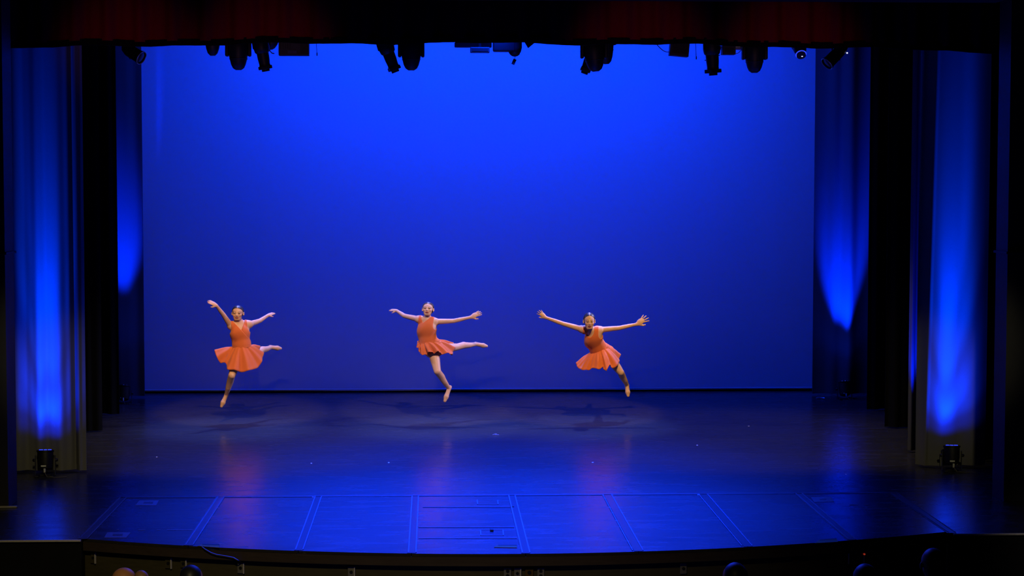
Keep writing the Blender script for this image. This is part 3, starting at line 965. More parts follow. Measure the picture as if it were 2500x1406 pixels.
#PEOPLE
# ------------------------------------------------------------------ people: one continuous skin surface from a distance field
class Field:
    def __init__(s, lo, hi, h):
        s.h = h
        s.o = np.array(lo, float)
        s.n = np.ceil((np.array(hi) - s.o) / h).astype(int) + 1
        s.D = np.full(s.n, 9.0, np.float32)

    def region(s, lo, hi):
        a = np.maximum(0, np.floor((np.array(lo) - s.o) / s.h).astype(int))
        b = np.minimum(s.n, np.ceil((np.array(hi) - s.o) / s.h).astype(int) + 1)
        if np.any(b - a < 1):
            return None, None
        g = [s.o[i] + s.h * np.arange(a[i], b[i], dtype=np.float32) for i in range(3)]
        P = np.stack(np.meshgrid(*g, indexing='ij'), -1).astype(np.float32)
        return tuple(slice(a[i], b[i]) for i in range(3)), P

    def put(s, d, sl, k, sub=False):
        A = s.D[sl]
        if sub:
            q = np.maximum(k - np.abs(A + d), 0) / k
            s.D[sl] = np.maximum(A, -d) + q * q * k * 0.25
        else:
            q = np.maximum(k - np.abs(A - d), 0) / k
            s.D[sl] = np.minimum(A, d) - q * q * k * 0.25

    def cone(s, a, b, ra, rb, k=0.02, flat=None):
        """tapered limb from a to b; flat = (axis, factor) squashes it along that axis"""
        a, b = np.array(a, float), np.array(b, float)
        R_ = max(ra, rb) + k + 3 * s.h
        sl, P = s.region(np.minimum(a, b) - R_, np.maximum(a, b) + R_)
        if sl is None: return
        v = P - a.astype(np.float32)
        ab = (b - a)
        t = np.clip(v @ ab.astype(np.float32) / max(1e-9, ab @ ab), 0, 1)
        w = v - t[..., None] * ab.astype(np.float32)
        if flat:
            n = np.array(flat[0], float)
            n /= np.linalg.norm(n)
            c = w @ n.astype(np.float32)
            w = w + (c * (1 / flat[1] - 1))[..., None] * n.astype(np.float32)
        d = np.sqrt((w * w).sum(-1)) - (ra + (rb - ra) * t)
        if flat: d *= max(flat[1], 0.6)
        s.put(d, sl, k)

    def chain(s, pts, rs, k=0.02, flat=None):
        for p, q, a, b in zip(pts[:-1], pts[1:], rs[:-1], rs[1:]):
            s.cone(p, q, a, b, k, flat)

    def ell(s, c, ax, rad, k=0.02, sub=False):
        """ellipsoid with axes ax (3 unit vectors) and radii rad"""
        c, A, rad = np.array(c, float), np.array(ax, float), np.array(rad, float)
        R_ = max(rad) + k + 3 * s.h
        sl, P = s.region(c - R_, c + R_)
        if sl is None: return
        q = (P - c.astype(np.float32)) @ A.T.astype(np.float32)
        k0 = np.sqrt(((q / rad) ** 2).sum(-1)) + 1e-6
        k1 = np.sqrt(((q / rad ** 2) ** 2).sum(-1)) + 1e-6
        s.put((k0 * (k0 - 1) / k1).astype(np.float32), sl, k, sub)

    def mesh(s, D=None):
        """surface nets"""
        D = s.D if D is None else D
        S = D < 0
        c = np.zeros(np.array(S.shape) - 1, np.uint8)
        for i in (0, 1):
            for j in (0, 1):
                for k in (0, 1):
                    c += S[i:S.shape[0] - 1 + i, j:S.shape[1] - 1 + j, k:S.shape[2] - 1 + k]
        act = np.argwhere((c > 0) & (c < 8))
        idx = np.full(c.shape, -1, np.int32)
        idx[tuple(act.T)] = np.arange(len(act))
        corner = [(i, j, k) for i in (0, 1) for j in (0, 1) for k in (0, 1)]
        V = {q: D[act[:, 0] + q[0], act[:, 1] + q[1], act[:, 2] + q[2]] for q in corner}
        acc = np.zeros((len(act), 3))
        cnt = np.zeros(len(act))
        for q in corner:
            for ax in range(3):
                if q[ax] == 0:
                    p = list(q)
                    p[ax] = 1
                    p = tuple(p)
                    m = (V[q] < 0) != (V[p] < 0)
                    t = np.where(m, V[q] / (V[q] - V[p] + 1e-12), 0)
                    e = np.tile(np.array(q, float), (len(act), 1))
                    e[:, ax] += t
                    acc[m] += e[m]
                    cnt[m] += 1
        vs = s.o + s.h * (act + acc / cnt[:, None])
        faces = []
        for ax in range(3):
            u, w = (ax + 1) % 3, (ax + 2) % 3
            a = [slice(None)] * 3
            b = [slice(None)] * 3
            a[ax], b[ax] = slice(0, -1), slice(1, None)
            A, B = S[tuple(a)], S[tuple(b)]
            e = np.argwhere(A != B)
            e = e[(e[:, u] > 0) & (e[:, w] > 0) & (e[:, u] < S.shape[u] - 1) & (e[:, w] < S.shape[w] - 1)]
            ins = A[tuple(e.T)]
            quad = []
            for du, dw in ((-1, -1), (0, -1), (0, 0), (-1, 0)):
                g = e.copy()
                g[:, u] += du
                g[:, w] += dw
                quad.append(idx[tuple(g.T)])
            Q = np.stack(quad, 1)
            Q[~ins] = Q[~ins][:, ::-1]
            faces.append(Q)
        return vs, np.concatenate(faces)


def relax(vs, fs, n=2, lam=0.5):
    e = np.concatenate([fs[:, [0, 1]], fs[:, [1, 2]], fs[:, [2, 3]], fs[:, [3, 0]]])
    for _ in range(n):
        acc = np.zeros_like(vs)
        cnt = np.zeros(len(vs))
        for a, b in ((0, 1), (1, 0)):
            for x in range(3):
                acc[:, x] += np.bincount(e[:, a], vs[e[:, b], x], len(vs))
            cnt += np.bincount(e[:, a], minlength=len(vs))
        vs = vs + lam * (acc / np.maximum(cnt, 1)[:, None] - vs)
    return vs


def link_mesh(name, vs, fs, m, parent, tint=None, base=None):
    me = bpy.data.meshes.new(name)
    if base is not None:
        vs = vs - np.array(base)
    me.from_pydata(vs.tolist(), [], fs.tolist())
    me.polygons.foreach_set('use_smooth', [True] * len(me.polygons))
    if tint is not None:
        ca = me.color_attributes.new('tint', 'FLOAT_COLOR', 'POINT')
        ca.data.foreach_set('color', np.concatenate([tint, np.ones((len(tint), 1))], 1).astype(np.float32).ravel())
    me.materials.append(m)
    o = bpy.data.objects.new(name, me)
    COL.objects.link(o)
    o.parent = parent
    return o


def nv(v):
    v = np.array(v, float)
    return v / np.linalg.norm(v)


def V3(v):
    return np.array([v[0], v[1], v[2]], float)


def frame(fwd, up):
    """x (viewer's right when the face is towards the camera), forward, up"""
    f = nv(fwd)
    u = np.array(up, float)
    u = nv(u - f * (u @ f))
    return np.array([np.cross(u, f), f, u])          # rows


HS = np.array((1.15, 1.0, 0.93))                 # head proportions: width, depth, height


def head_field(F0, c, A, s):
    def P(x, f, u): return c + s * (x * HS[0] * A[0] + f * A[1] + u * HS[2] * A[2])

    class F:
        @staticmethod
        def ell(p, ax, rad, k=0.02, sub=False): F0.ell(p, ax, np.array(rad) * HS, k, sub)
        cone = F0.cone
    F.ell(P(0, -0.012, 0.032), A, s * np.array((0.074, 0.094, 0.084)), 0.01)
    F.ell(P(0, 0.030, -0.030), A, s * np.array((0.053, 0.062, 0.081)), 0.03)
    F.cone(P(-0.020, 0.058, -0.096), P(0.020, 0.058, -0.096), 0.019 * s, 0.019 * s, 0.025)
    F.cone(P(-0.027, 0.040, -0.060), P(0.027, 0.040, -0.060), 0.027 * s, 0.027 * s, 0.03)
    for q in (-1, 1):
        F.ell(P(q * 0.040, 0.066, -0.026), A, s * np.array((0.020, 0.018, 0.020)), 0.02)
        F.ell(P(q * 0.031, 0.104, 0.004), A, s * np.array((0.018, 0.022, 0.012)), 0.014, True)
        F.ell(P(q * 0.031, 0.077, 0.002), A, s * np.array((0.014, 0.0125, 0.0115)), 0.004)
        F.ell(P(q * 0.077, -0.008, -0.012), A, s * np.array((0.010, 0.020, 0.031)), 0.008)
        F.ell(P(q * 0.080, 0.006, -0.012), A, s * np.array((0.006, 0.010, 0.016)), 0.006, True)
    F.cone(P(-0.036, 0.073, 0.023), P(0.036, 0.073, 0.023), 0.010 * s, 0.010 * s, 0.016)
    F.cone(P(0, 0.085, 0.012), P(0, 0.101, -0.028), 0.007 * s, 0.0095 * s, 0.012)
    for q in (-1, 1):
        F.ell(P(q * 0.010, 0.091, -0.032), A, s * np.array((0.007, 0.009, 0.006)), 0.006)
    F.ell(P(0, 0.087, -0.058), A, s * np.array((0.021, 0.010, 0.005)), 0.005)
    F.ell(P(0, 0.086, -0.068), A, s * np.array((0.018, 0.010, 0.006)), 0.005)


def hand_field(F, w, tip, nrm, s=1.0, spread=0.25, curl=0.12, thumb=1):
    d = nv(np.array(tip) - np.array(w))
    n = np.array(nrm, float)
    n = nv(n - d * (n @ d))
    l = np.cross(n, d) * thumb
    w = np.array(w)

    def P(a, b, c=0): return w + s * (a * d + b * l + c * n)
    F.ell(P(0.048, 0.0), np.array([d, l, n]), s * np.array((0.054, 0.040, 0.017)), 0.015)
    F.cone(P(0.0, 0, 0), P(0.04, 0.0), 0.024 * s, 0.026 * s, 0.015, (n, 0.65))
    for i, (b, L) in enumerate(((0.028, 0.070), (0.010, 0.078), (-0.009, 0.072), (-0.026, 0.056))):
        dd = nv(d + l * spread * (1.2 - 0.8 * i) * 0.6 - n * curl * (0.4 + 0.25 * i))
        d2 = nv(dd - n * curl * (0.9 + 0.3 * i))
        p0 = P(0.082 - 0.003 * abs(i - 1), b)
        p1 = p0 + s * dd * L * 0.5
        p2 = p1 + s * d2 * L * 0.5
        F.chain([p0, p1, p2], [0.0092 * s, 0.0085 * s, 0.0066 * s], 0.004)
    t0 = P(0.022, 0.030, -0.004)
    t1 = t0 + s * 0.036 * nv(d * 0.75 + l * 0.75 - n * 0.2)
    t2 = t1 + s * 0.030 * nv(d * 0.95 + l * 0.35 - n * 0.25)
    F.chain([t0, t1, t2], [0.0125 * s, 0.0105 * s, 0.0078 * s], 0.006)


def foot_field(F, ankle, toe, heel_dir, s=1.0, flat_n=None):
    a, t = np.array(ankle), np.array(toe)
    d = nv(t - a)
    h = a + nv(heel_dir) * 0.045 * s
    ball = a + (t - a) * 0.68
    F.cone(a, h, 0.029 * s, 0.026 * s, 0.012)
    fl_ = (flat_n, 0.72) if flat_n is not None else None
    F.chain([h, ball, t], [0.029 * s, 0.035 * s, 0.023 * s], 0.02, fl_)
    F.cone(a, ball, 0.030 * s, 0.030 * s, 0.008, fl_)


SKIN = np.array((0.60, 0.33, 0.205))


def dancer(name, label, Y, J, torso_fwd, face_fwd, face_up, neck_kind, skirt, head_s=0.97, hair_tone=(0.020, 0.011, 0.008), thumbs=(1, 1), spread=(0.25, 0.25), bust=0.9, girth=0.98,
           palm=((0, -0.4, -1), (0, -0.4, -1)), parting=0.0, lids=1.0, tall=0.93, hairline=0.006):
    """J: joint name -> (pixel x, pixel y, metres behind the plane y = Y)"""
    HS[2] = tall
    P = {k: V3(at(px, py, Y + dy)) for k, (px, py, dy) in J.items()}
    allp = np.array(list(P.values()))
    F = Field(allp.min(0) - 0.16, allp.max(0) + 0.16, 0.005)
    T = Field(allp.min(0) - 0.16, allp.max(0) + 0.16, 0.005)
    up = nv(P['neck'] - P['pelvis'])
    A = frame(torso_fwd, up)
    lat = nv(P['shR'] - P['shL'])
    At = np.array([lat, nv(np.cross(up, lat)) if np.cross(up, lat) @ A[1] > 0 else -nv(np.cross(up, lat)), up])
    Ap = frame(torso_fwd, nv(P['waist'] - P['pelvis']) if np.linalg.norm(P['waist'] - P['pelvis']) > 0.05 else up)
    chest = P['waist'] * 0.38 + P['neck'] * 0.62
    for q in (F, T):
        q.ell(P['pelvis'], Ap, (0.152, 0.112, 0.120), 0.03)
        q.cone(P['pelvis'] + Ap[2] * 0.04, P['waist'], 0.118, 0.112, 0.05, (A[1], 0.78))
        q.cone(P['waist'], chest, 0.112, 0.130 * girth, 0.05, (A[1], 0.76))
        q.ell(chest, At, girth * np.array((0.136, 0.098, 0.140)), 0.05)
        for sg in (-1, 1):
            q.ell(chest + At[0] * sg * 0.058 + At[1] * 0.055 * bust - At[2] * 0.012, At, bust * np.array((0.058, 0.044, 0.060)), 0.06)
        for sh in ('shL', 'shR'):
            q.cone(P[sh] - nv(P[sh] - P['neck']) * 0.04, P[sh], 0.05, 0.047, 0.04)
        q.cone(P['shL'] + lat * 0.03 - up * 0.012, P['shR'] - lat * 0.03 - up * 0.012, 0.044, 0.044, 0.04)
        for sh in ('shL', 'shR'):
            q.cone(P['neck'] + up * 0.02, P[sh] * 0.75 + P['neck'] * 0.25, 0.045, 0.036, 0.04)
    # neck and head
    Ah = frame(face_fwd, face_up)
    hc = P['head']
    skull = hc + head_s * (-0.02 * Ah[1] - 0.05 * Ah[2])
    F.chain([P['neck'] - up * 0.03, skull], [0.054, 0.047], 0.03)
    head_field(F, hc, Ah, head_s)
    # arms
    for sd, nrm, th, sp in (('L', palm[0], thumbs[0], spread[0]), ('R', palm[1], thumbs[1], spread[1])):
        s, e, w, t = P['sh' + sd], P['el' + sd], P['wr' + sd], P['tip' + sd]
        m = e + (w - e) * 0.3
        F.cone(s - nv(s - P['neck']) * 0.04, s, 0.05, 0.047, 0.04)
        b = s + (e - s) * 0.4
        F.chain([s, b, e, m, w], [0.045, 0.041, 0.034, 0.0325, 0.0225], 0.003)
        hand_field(F, w, t, nrm, np.linalg.norm(t - w) / 0.165, sp, 0.10, th)
    # legs
    for sd in ('L', 'R'):
        h, k, a, t = P['hip' + sd], P['kn' + sd], P['an' + sd], P['toe' + sd]
        F.ell(h + 0.25 * (P['pelvis'] - h), np.eye(3), (0.088, 0.088, 0.088), 0.05)
        q = h + (k - h) * 0.35
        F.chain([h, q, k], [0.088, 0.078, 0.054], 0.004)
        bend = nv((k - h) + (k - a))
        c = k + (a - k) * 0.30 - bend * 0.018
        F.chain([k, c, k + (a - k) * 0.62, a], [0.053, 0.053, 0.043, 0.030], 0.004)
        hd = -bend if np.linalg.norm((k - h) + (k - a)) > 0.15 else -A[1]
        foot_field(F, a, t, hd - 0.4 * nv(t - a), 1.0)
    base = np.array((P['pelvis'][0], P['pelvis'][1], P['pelvis'][2]))
    root = empty(name, tuple(base))
    tag(root, label, 'person', 'dancers in orange dresses')

    # skin, with lips, brows and lashes in their own colour
    vs, fs = F.mesh()
    keep = vs.copy()
    far = np.linalg.norm(vs - hc, axis=1)
    vs = relax(vs, fs, 6, 0.5)
    # fingers and the face keep their detail
    w = np.clip((far - 0.13) / 0.06, 0, 1)
    for sd in 'LR':
        w *= np.clip((np.linalg.norm(keep - 0.35 * P['wr' + sd] - 0.65 * P['tip' + sd], axis=1) - 0.10) / 0.05, 0, 1)
    vs = relax(keep, fs, 1, 0.35) * (1 - w[:, None]) + vs * w[:, None]
    L = (vs - hc) @ Ah.T / head_s / HS
    x, f, u = L.T
    ax = np.abs(x)
    col = np.tile(SKIN, (len(vs), 1))

    def mixin(w, c):
        nonlocal col
        w = np.clip(w, 0, 1)[:, None]
        col = col * (1 - w) + np.array(c) * w
    face = f > 0.045
    lipd = (x / 0.023) ** 2 + ((u + 0.063 + 0.0025 * np.abs(x / 0.02)) / 0.0105) ** 2
    mixin(face * (f > 0.07) * (1.25 - lipd) * 3, (0.30, 0.035, 0.035))
    browd = np.abs(u - (0.027 + 0.006 * np.sin((ax - 0.012) * 80)))
    mixin(face * (ax > 0.013) * (ax < 0.051) * (1 - browd / 0.0065) * 1.2, (0.16, 0.075, 0.045))
    mixin(face * 0.55 * (1.2 - ((ax - 0.032) / 0.022) ** 2 - ((u - 0.009) / 0.014) ** 2), (0.30, 0.13, 0.085))
    eyed = ((ax - 0.031) / 0.0165) ** 2 + ((u - 0.0005) / 0.0062) ** 2
    mixin(face * (1.15 - eyed) * 3 * lids, (0.045, 0.022, 0.016))
    mixin(face * 0.35 * (1.1 - ((ax - 0.045) / 0.02) ** 2 - ((u + 0.028) / 0.018) ** 2), (0.62, 0.20, 0.15))
    body = link_mesh('body', vs, fs, M_skin, root, col, base)

    # hair: skull cap swept back into a low bun
    H = Field(hc - 0.19, hc + 0.19, 0.004)
    s = head_s
    H.ell(hc + s * (-0.014 * Ah[1] + 0.031 * Ah[2]), Ah, s * HS * np.array((0.079, 0.100, 0.090)), 0.01)
    H.ell(hc + s * (-0.045 * Ah[1] - 0.02 * Ah[2]), Ah, s * HS * np.array((0.066, 0.062, 0.066)), 0.03)
    g = [H.o[i] + H.h * np.arange(H.n[i]) for i in range(3)]
    G = np.stack(np.meshgrid(*g, indexing='ij'), -1)
    Lh = (G - hc) @ Ah.T / s / HS
    cut = Lh[..., 1] * 0.862 - Lh[..., 2] * 0.506 - hairline + 0.10 * np.maximum(0, np.abs(Lh[..., 0]) - 0.045)
    cut = np.maximum(cut, -(Lh[..., 2] + 0.075) * 0.9)
    H.D = np.maximum(H.D, (cut * s).astype(np.float32))
    H.ell(hc + s * (-0.125 * Ah[1] + 0.005 * Ah[2]), Ah, s * np.array((0.036, 0.030, 0.036)), 0.01)
    hv, hf = H.mesh()
    hv = relax(hv, hf, 1)
    lh = (hv - hc) @ Ah.T / s / HS
    tone = np.tile(np.array(hair_tone), (len(hv), 1))
    streak = (0.8 + 0.4 * np.sin(lh[:, 0] * 420))[:, None]
    tone = tone * streak
    if parting:
        w = np.clip(1.2 - np.abs(lh[:, 0]) / 0.006, 0, 1) * (lh[:, 2] > 0.07) * (lh[:, 1] > -0.02) * parting
        tone = tone * (1 - w[:, None]) + np.array((0.42, 0.26, 0.2)) * w[:, None]
    link_mesh('hair', hv, hf, M_hair, root, tone, base)

    # bodice: the trunk a little larger, cut at neckline, armholes and waist
    Dt = T.D - 0.010
    w0, w1, w2 = T.region(allp.min(0) - 9, allp.max(0) + 9)[1], None, None
    Q = (w0 - P['neck'].astype(np.float32)) @ At.T.astype(np.float32)
    qx, qf, qu = Q[..., 0], Q[..., 1], Q[..., 2]
    hole = (1 - np.sqrt(((np.abs(qx) - 0.190) / 0.072) ** 2 + ((qu + 0.045) / 0.115) ** 2)) * 0.07
    Dt = np.maximum(Dt, hole)
    Dt = np.maximum(Dt, np.minimum(np.abs(qx) - 0.119, qu + 0.045))
    if neck_kind == 'wrap':
        dx = qx - 0.020
        nk = (qu + 0.090 - 1.9 * np.maximum(0, dx) - 1.15 * np.maximum(0, -dx)) * 0.5
        nk = np.where(qf > -0.03, nk, qu)
    elif neck_kind == 'slant':
        dx = qx + 0.045
        nk = (qu + 0.012 - 0.50 * np.maximum(0, dx) - 2.5 * np.maximum(0, dx - 0.085) - 2.6 * np.maximum(0, -dx)) * 0.5
        nk = np.where(qf > -0.03, nk, qu)
    else:
        nk = 0.054 - np.sqrt(qx ** 2 + ((qu - 0.012) * 0.85) ** 2)
        nk = np.where(qf > -0.02, nk, qu)
    Dt = np.maximum(Dt, nk.astype(np.float32))
    Dt = np.maximum(Dt, (np.sqrt((Q[..., 0] ** 2 + Q[..., 1] ** 2)) * 0 + 0.052 - np.sqrt(qx ** 2 + (qf * 0.9) ** 2)).astype(np.float32) * (qu > -0.02) + (-9) * (qu <= -0.02))
    low = (w0 - P['waist'].astype(np.float32)) @ up.astype(np.float32)
    Dt = np.maximum(Dt, -(low + 0.06))
    bv, bf = T.mesh(Dt)
    bv = relax(bv, bf, 1)
    low = (w0 - P['waist'].astype(np.float32)) @ up.astype(np.float32)
    link_mesh('bodice', bv, bf, M_dress, root, None, base)
    if neck_kind == 'wrap':
        # crossing panel of the wrap front
        side = (qx - 0.020) * 0.80 + (qu + 0.090) * 0.60
        pv, pf = T.mesh(np.maximum(Dt - 0.005, np.maximum(side, np.maximum(-(qf - 0.0), -(low - 0.0))).astype(np.float32)))
        link_mesh('wrap_panel', relax(pv, pf, 1), pf, M_dress, root, None, base)
    # briefs under the skirt
    B = Field(P['pelvis'] - 0.36, P['pelvis'] + 0.36, 0.008)
    B.ell(P['pelvis'], Ap, (0.160, 0.120, 0.128), 0.03)
    for sd in ('L', 'R'):
        h, k = P['hip' + sd], P['kn' + sd]
        B.ell(h + 0.25 * (P['pelvis'] - h), np.eye(3), (0.095, 0.095, 0.095), 0.05)
        B.cone(h, h + (k - h) * 0.08, 0.095, 0.092, 0.03)
    qv, qf_ = B.mesh()
    link_mesh('briefs', relax(qv, qf_, 2), qf_, M_dress, root, None, base)
    # waistband
    wv, wf = T.mesh(np.maximum(T.D - 0.0145, np.abs(low + 0.012) - 0.020))
    wv = relax(wv, wf, 1)
    link_mesh('waistband', wv, wf, M_dress, root, None, base)

    # skirt: lofted from the waist to a hem traced around the body
    hem = np.array([V3(at(px, py, Y + dy)) for px, py, dy, _ in skirt['hem']])
    phi = np.radians([q[3] for q in skirt['hem']])
    m, rows = 168, 16
    ph = np.linspace(0, 2 * math.pi, m, endpoint=False)
    ext_p = np.concatenate([phi[-2:] - 2 * math.pi, phi, phi[:2] + 2 * math.pi])
    ext_h = np.concatenate([hem[-2:], hem, hem[:2]])
    hemi = np.zeros((m, 3))
    for i, a in enumerate(ph):
        if a < phi[0]: a2 = a + 2 * math.pi if a + 2 * math.pi <= ext_p[-2] else a
        else: a2 = a
        k = int(np.clip(np.searchsorted(ext_p, a2, 'right') - 1, 1, len(ext_p) - 3))
        t = (a2 - ext_p[k]) / (ext_p[k + 1] - ext_p[k])
        p0, p1, p2, p3 = ext_h[k - 1:k + 3]
        cr = 0.5 * ((2 * p1) + (-p0 + p2) * t + (2 * p0 - 5 * p1 + 4 * p2 - p3) * t ** 2 + (-p0 + 3 * p1 - 3 * p2 + p3) * t ** 3)
        hemi[i] = 0.6 * cr + 0.4 * (p1 * (1 - t) + p2 * t)
    wa, wb = 0.128, 0.104
    ring0 = P['waist'] - up * 0.012 + np.cos(ph)[:, None] * A[0] * wa + np.sin(ph)[:, None] * A[1] * wb
    rv = []
    nf, fa = skirt.get('folds', 15), skirt.get('amp', 0.022)
    rngs = random.Random(len(label))
    p1, p2 = rngs.uniform(0, 6), rngs.uniform(0, 6)
    for r in range(rows + 1):
        t = r / rows
        P_ = ring0 * (1 - t) + hemi * t
        d = hemi - ring0
        dn = d / np.linalg.norm(d, axis=1)[:, None]
        tang = np.roll(P_, -1, 0) - np.roll(P_, 1, 0)
        tang /= np.linalg.norm(tang, axis=1)[:, None]
        nrm = np.cross(tang, dn)
        nrm /= np.linalg.norm(nrm, axis=1)[:, None] + 1e-9
        out = np.cos(ph)[:, None] * A[0] + np.sin(ph)[:, None] * A[1]
        nrm *= np.sign((nrm * (out + 0.6 * up)).sum(1))[:, None]
        wv_ = np.sin(nf * ph + p1 + 1.1 * np.sin(3 * ph + p2)) + 0.45 * np.sin(2.3 * nf * ph + p2)
        P_ = P_ + nrm * (fa * t ** 0.8 * wv_)[:, None] + nrm * (skirt.get('puff', 0.05) * math.sin(math.pi * min(1, t * 1.15)) * (1 - 0.3 * t))
        rv.append(P_)
    rv = np.concatenate(rv)
    rf = np.array([(r * m + i, r * m + (i + 1) % m, (r + 1) * m + (i + 1) % m, (r + 1) * m + i) for r in range(rows) for i in range(m)])
    sk = link_mesh('skirt', rv, rf, M_dress, root, None, base)
    md = sk.modifiers.new('cloth', 'SOLIDIFY')
    md.thickness, md.offset = 0.005, 0
    return root


dancer('dancer', 'dancer at left in an orange dress leaping with one arm high and back leg bent', Y_DANCE, dict(
    head=(580.5, 764, -0.03), neck=(583.5, 790, 0.0), waist=(590, 843, 0.0), pelvis=(592, 864, 0.02),
    shL=(563, 795, -0.02), elL=(546.5, 770, -0.14), wrL=(528.5, 746, -0.28), tipL=(507, 733.5, -0.33),
    shR=(610, 791, 0.03), elR=(634.5, 783, 0.20), wrR=(654, 770, 0.32), tipR=(671.5, 762.5, 0.40),
    hipL=(581, 869, 0.0), knL=(566, 917, -0.22), anL=(552.5, 964, 0.0), toeL=(540.5, 992, -0.05),
    hipR=(603, 866, 0.06), knR=(633, 859, 0.38), anR=(661, 848, 0.68), toeR=(685, 850.5, 0.76)),
    (-0.15, -1, 0.02), (-0.06, -1, -0.06), (0.02, -0.06, 1), 'wrap', dict(folds=8, amp=0.028, puff=0.012, hem=[
        (640, 862, 0.12, 15), (634, 895, -0.08, 50), (598, 907, -0.24, 82), (572, 904, -0.26, 100), (555, 902, -0.24, 116), (549, 884, -0.16, 130),
        (536, 884, -0.12, 146), (524, 857, -0.02, 172), (545, 858, 0.14, 205), (590, 868, 0.24, 262), (628, 848, 0.26, 318)]),
    head_s=1.0, palm=((0.3, -0.8, 0.6), (0.0, -0.7, 0.9)), thumbs=(1, -1), spread=(0.08, 0.12), parting=0.7)

dancer('dancer', 'middle dancer in orange dress with chin raised and one leg kicked back', Y_DANCE, dict(
    head=(1045, 754.5, -0.02), neck=(1041, 783, 0.0), waist=(1045, 833, 0.0), pelvis=(1058, 851, 0.03),
    shL=(1021, 779, 0.03), elL=(987, 771, 0.20), wrL=(968.5, 758.5, 0.38), tipL=(949.6, 755.5, 0.44),
    shR=(1063, 785, -0.01), elR=(1107.5, 783.5, 0.0), wrR=(1151, 774, 0.0), tipR=(1175.5, 761, -0.02),
    hipL=(1058, 858, 0.0), knL=(1068, 907, -0.20), anL=(1096, 948, 0.0), toeL=(1086, 979, -0.08),
    hipR=(1071, 852, 0.08), knR=(1116, 847, 0.34), anR=(1162, 840, 0.60), toeR=(1188, 845, 0.64)),
    (-0.22, -1, 0.05), (-0.16, -1, 0.16), (0.06, 0.15, 1), 'slant', dict(folds=12, amp=0.030, puff=0.02, hem=[
        (1109, 851, 0.22, 12), (1104, 867, 0.02, 38), (1080, 861, -0.14, 62), (1062, 860, -0.20, 84), (1046, 861, -0.20, 104), (1031, 868, -0.16, 128),
        (1024, 855, -0.12, 148), (1018, 842, -0.05, 172), (1022, 838, 0.12, 205), (1060, 846, 0.24, 262), (1098, 838, 0.32, 320)]),
    head_s=0.97, hair_tone=(0.035, 0.017, 0.010), palm=((0.0, -0.6, 0.8), (0.0, -0.9, 0.5)), thumbs=(1, -1), spread=(0.10, 0.22), parting=0.5)

dancer('dancer', 'dancer at right in an orange dress leaning forward with both arms stretched wide', Y_DANCE, dict(
    head=(1438.5, 783, -0.26), neck=(1441.5, 808, -0.16), waist=(1461, 851, 0.0), pelvis=(1478, 864, 0.08),
    shL=(1419, 803, -0.14), elL=(1373.5, 790, -0.14), wrL=(1330.5, 774.5, -0.14), tipL=(1313.5, 758, -0.16),
    shR=(1466, 805, -0.14), elR=(1512.5, 800.5, -0.14), wrR=(1556, 791, -0.14), tipR=(1581.5, 772, -0.16),
    hipL=(1466, 868, 0.08), knL=(1466, 872, 0.48), anL=(1468, 868, 0.86), toeL=(1470, 868, 1.02),
    hipR=(1485, 868, 0.06), knR=(1515.5, 909, 0.0), anR=(1531, 940, 0.26), toeR=(1533.5, 966, 0.20)),
    (-0.15, -1, -0.25), (0.0, -1, -0.16), (0.0, -0.16, 1), 'scoop', dict(folds=11, amp=0.022, puff=0.02, hem=[
        (1514, 866, 0.16, 8), (1513, 882, -0.02, 28), (1500, 898, -0.16, 44), (1489, 890, -0.20, 56), (1480, 907, -0.24, 68), (1475, 894, -0.22, 78), (1462, 903, -0.22, 92),
        (1447, 897, -0.20, 106), (1436, 902, -0.19, 118), (1420, 904, -0.15, 136), (1407, 891, -0.08, 158), (1420, 884, 0.10, 196), (1462, 880, 0.26, 260), (1502, 866, 0.30, 322)]),
    head_s=0.98, palm=((-0.2, -0.9, 0.5), (0.2, -0.9, 0.5)), thumbs=(1, -1), spread=(0.5, 0.6), parting=1.0, bust=0.6, girth=0.90, tall=1.08, hairline=0.010)


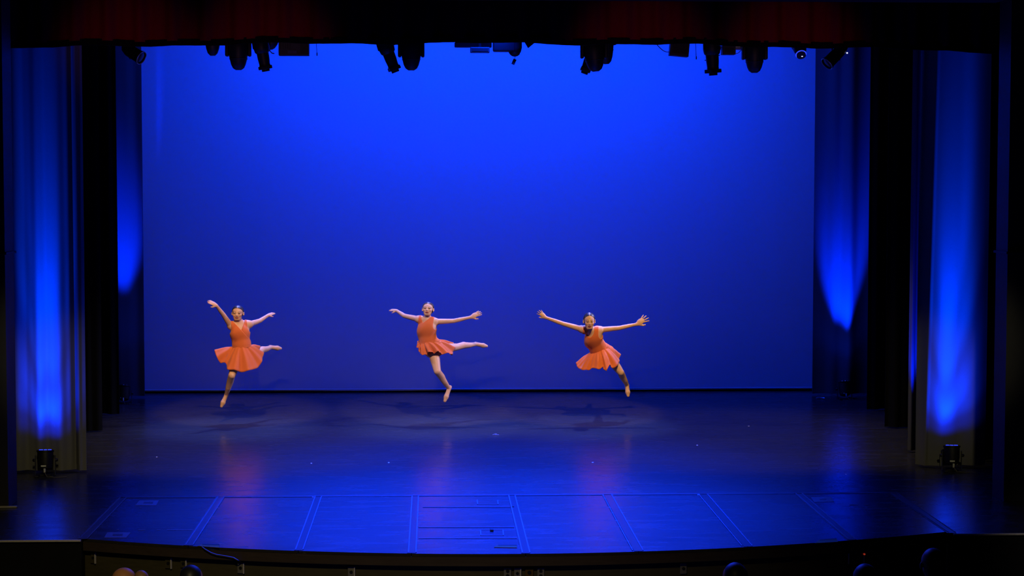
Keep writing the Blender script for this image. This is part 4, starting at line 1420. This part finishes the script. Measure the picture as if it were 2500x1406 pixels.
# ------------------------------------------------------------------ audience seen from behind at the foot of the picture
def viewer(px, top, w_px, Y, label, skin=None, hair=None, tilt=0.0, bald=False):
    c = V3(at(px, top, Y))
    k = (w_px / FPX * Y) / 0.158
    hc = c - np.array((0, 0, 0.117 * k))
    gz = -1.35
    sh = hc[2] - 0.27
    HS[2] = 0.95
    F = Field((hc[0] - 0.34, Y - 0.26, gz - 0.03), (hc[0] + 0.34, Y + 0.26, hc[2] + 0.2), 0.011)
    A = frame((tilt, 1, -0.02), (0, 0, 1))
    x, y = hc[0], Y
    for sg in (-1, 1):
        F.chain([(x + sg * 0.10, y, sh - 0.55), (x + sg * 0.10, y, gz + 0.48), (x + sg * 0.10, y - 0.02, gz + 0.06)], [0.10, 0.065, 0.045], 0.03)
        F.cone((x + sg * 0.10, y - 0.02, gz + 0.035), (x + sg * 0.11, y + 0.16, gz + 0.03), 0.04, 0.032, 0.03)
        F.chain([(x + sg * 0.19, y, sh), (x + sg * 0.23, y + 0.02, sh - 0.30), (x + sg * 0.17, y + 0.17, sh - 0.46)], [0.055, 0.046, 0.032], 0.04)
        hand_field(F, (x + sg * 0.17, y + 0.17, sh - 0.46), (x + sg * 0.10, y + 0.22, sh - 0.60), (0, 1, 0.3), 1.0, 0.2, 0.1, 1)
    F.ell((x, y, sh - 0.15), np.eye(3), (0.19, 0.12, 0.20), 0.06)
    F.ell((x, y, sh - 0.48), np.eye(3), (0.165, 0.115, 0.18), 0.08)
    F.cone((x - 0.17, y, sh), (x + 0.17, y, sh), 0.055, 0.055, 0.06)
    F.cone((x, y, sh), (x, y, hc[2] - 0.04), 0.062, 0.055, 0.03)
    head_field(F, hc, A, k)
    vs, fs = F.mesh()
    root = empty('person', (x, Y, gz))
    tag(root, label, 'person')
    sk = np.array(skin or (0.5, 0.26, 0.16))
    col = np.tile(sk, (len(vs), 1))
    cl = vs[:, 2] < sh + 0.04
    hand = (vs[:, 1] > y + 0.19) & (vs[:, 2] > gz + 0.3) & (vs[:, 2] < sh - 0.4)
    col[cl & ~hand] = (0.015, 0.014, 0.018)
    base = np.array((x, Y, gz))
    link_mesh('body', relax(vs, fs, 1), fs, M_skin, root, col, base)
    H = Field(hc - 0.22, hc + 0.22, 0.009)
    if bald:
        # only a fringe round the back and sides
        H.ell(hc + k * np.array((0, -0.012, -0.01)), A, k * np.array((0.080, 0.100, 0.050)), 0.01)
    else:
        H.ell(hc + k * np.array((0, -0.016, 0.030)), A, k * np.array((0.082, 0.104, 0.090)), 0.01)
        H.ell(hc + k * np.array((0, -0.045, -0.03)), A, k * np.array((0.070, 0.066, 0.080)), 0.03)
    g = [H.o[i] + H.h * np.arange(H.n[i]) for i in range(3)]
    G = np.stack(np.meshgrid(*g, indexing='ij'), -1)
    Lh = (G - hc) @ A.T / k
    H.D = np.maximum(H.D, ((Lh[..., 1] * 0.9 - Lh[..., 2] * 0.43 - (0.005 if not bald else -0.02)) * k).astype(np.float32))
    hv, hf = H.mesh()
    tone = np.tile(np.array(hair or (0.015, 0.011, 0.010)), (len(hv), 1))
    link_mesh('hair', relax(hv, hf, 1), hf, M_hair, root, tone, base)
    return root


viewer(303, 1383, 54, 16.6, 'bald viewer at the lower left whose bare crown catches warm and blue light', (0.55, 0.24, 0.10), None, 0.1, True)
viewer(345, 1392, 34, 16.2, 'small viewer close against the right side of the bald viewer', (0.60, 0.28, 0.16), (0.30, 0.15, 0.09), -0.2)
viewer(466, 1379, 54, 16.7, 'dark haired viewer with a faint blue sheen, right of the bald viewer', None, (0.012, 0.012, 0.02))
viewer(1795, 1373, 58, 16.6, 'dark haired viewer below the single outlet plate right of centre', None, (0.012, 0.012, 0.02))
viewer(2112, 1376, 56, 16.6, 'dark haired viewer under the red sparkle near the right corner', None, (0.012, 0.012, 0.02))
viewer(2278, 1338, 54, 16.6, 'dark haired viewer with a red sheen at the lower right rising highest above the stage edge', None, (0.10, 0.014, 0.012))  # the dark red sheen is put into the hair colour
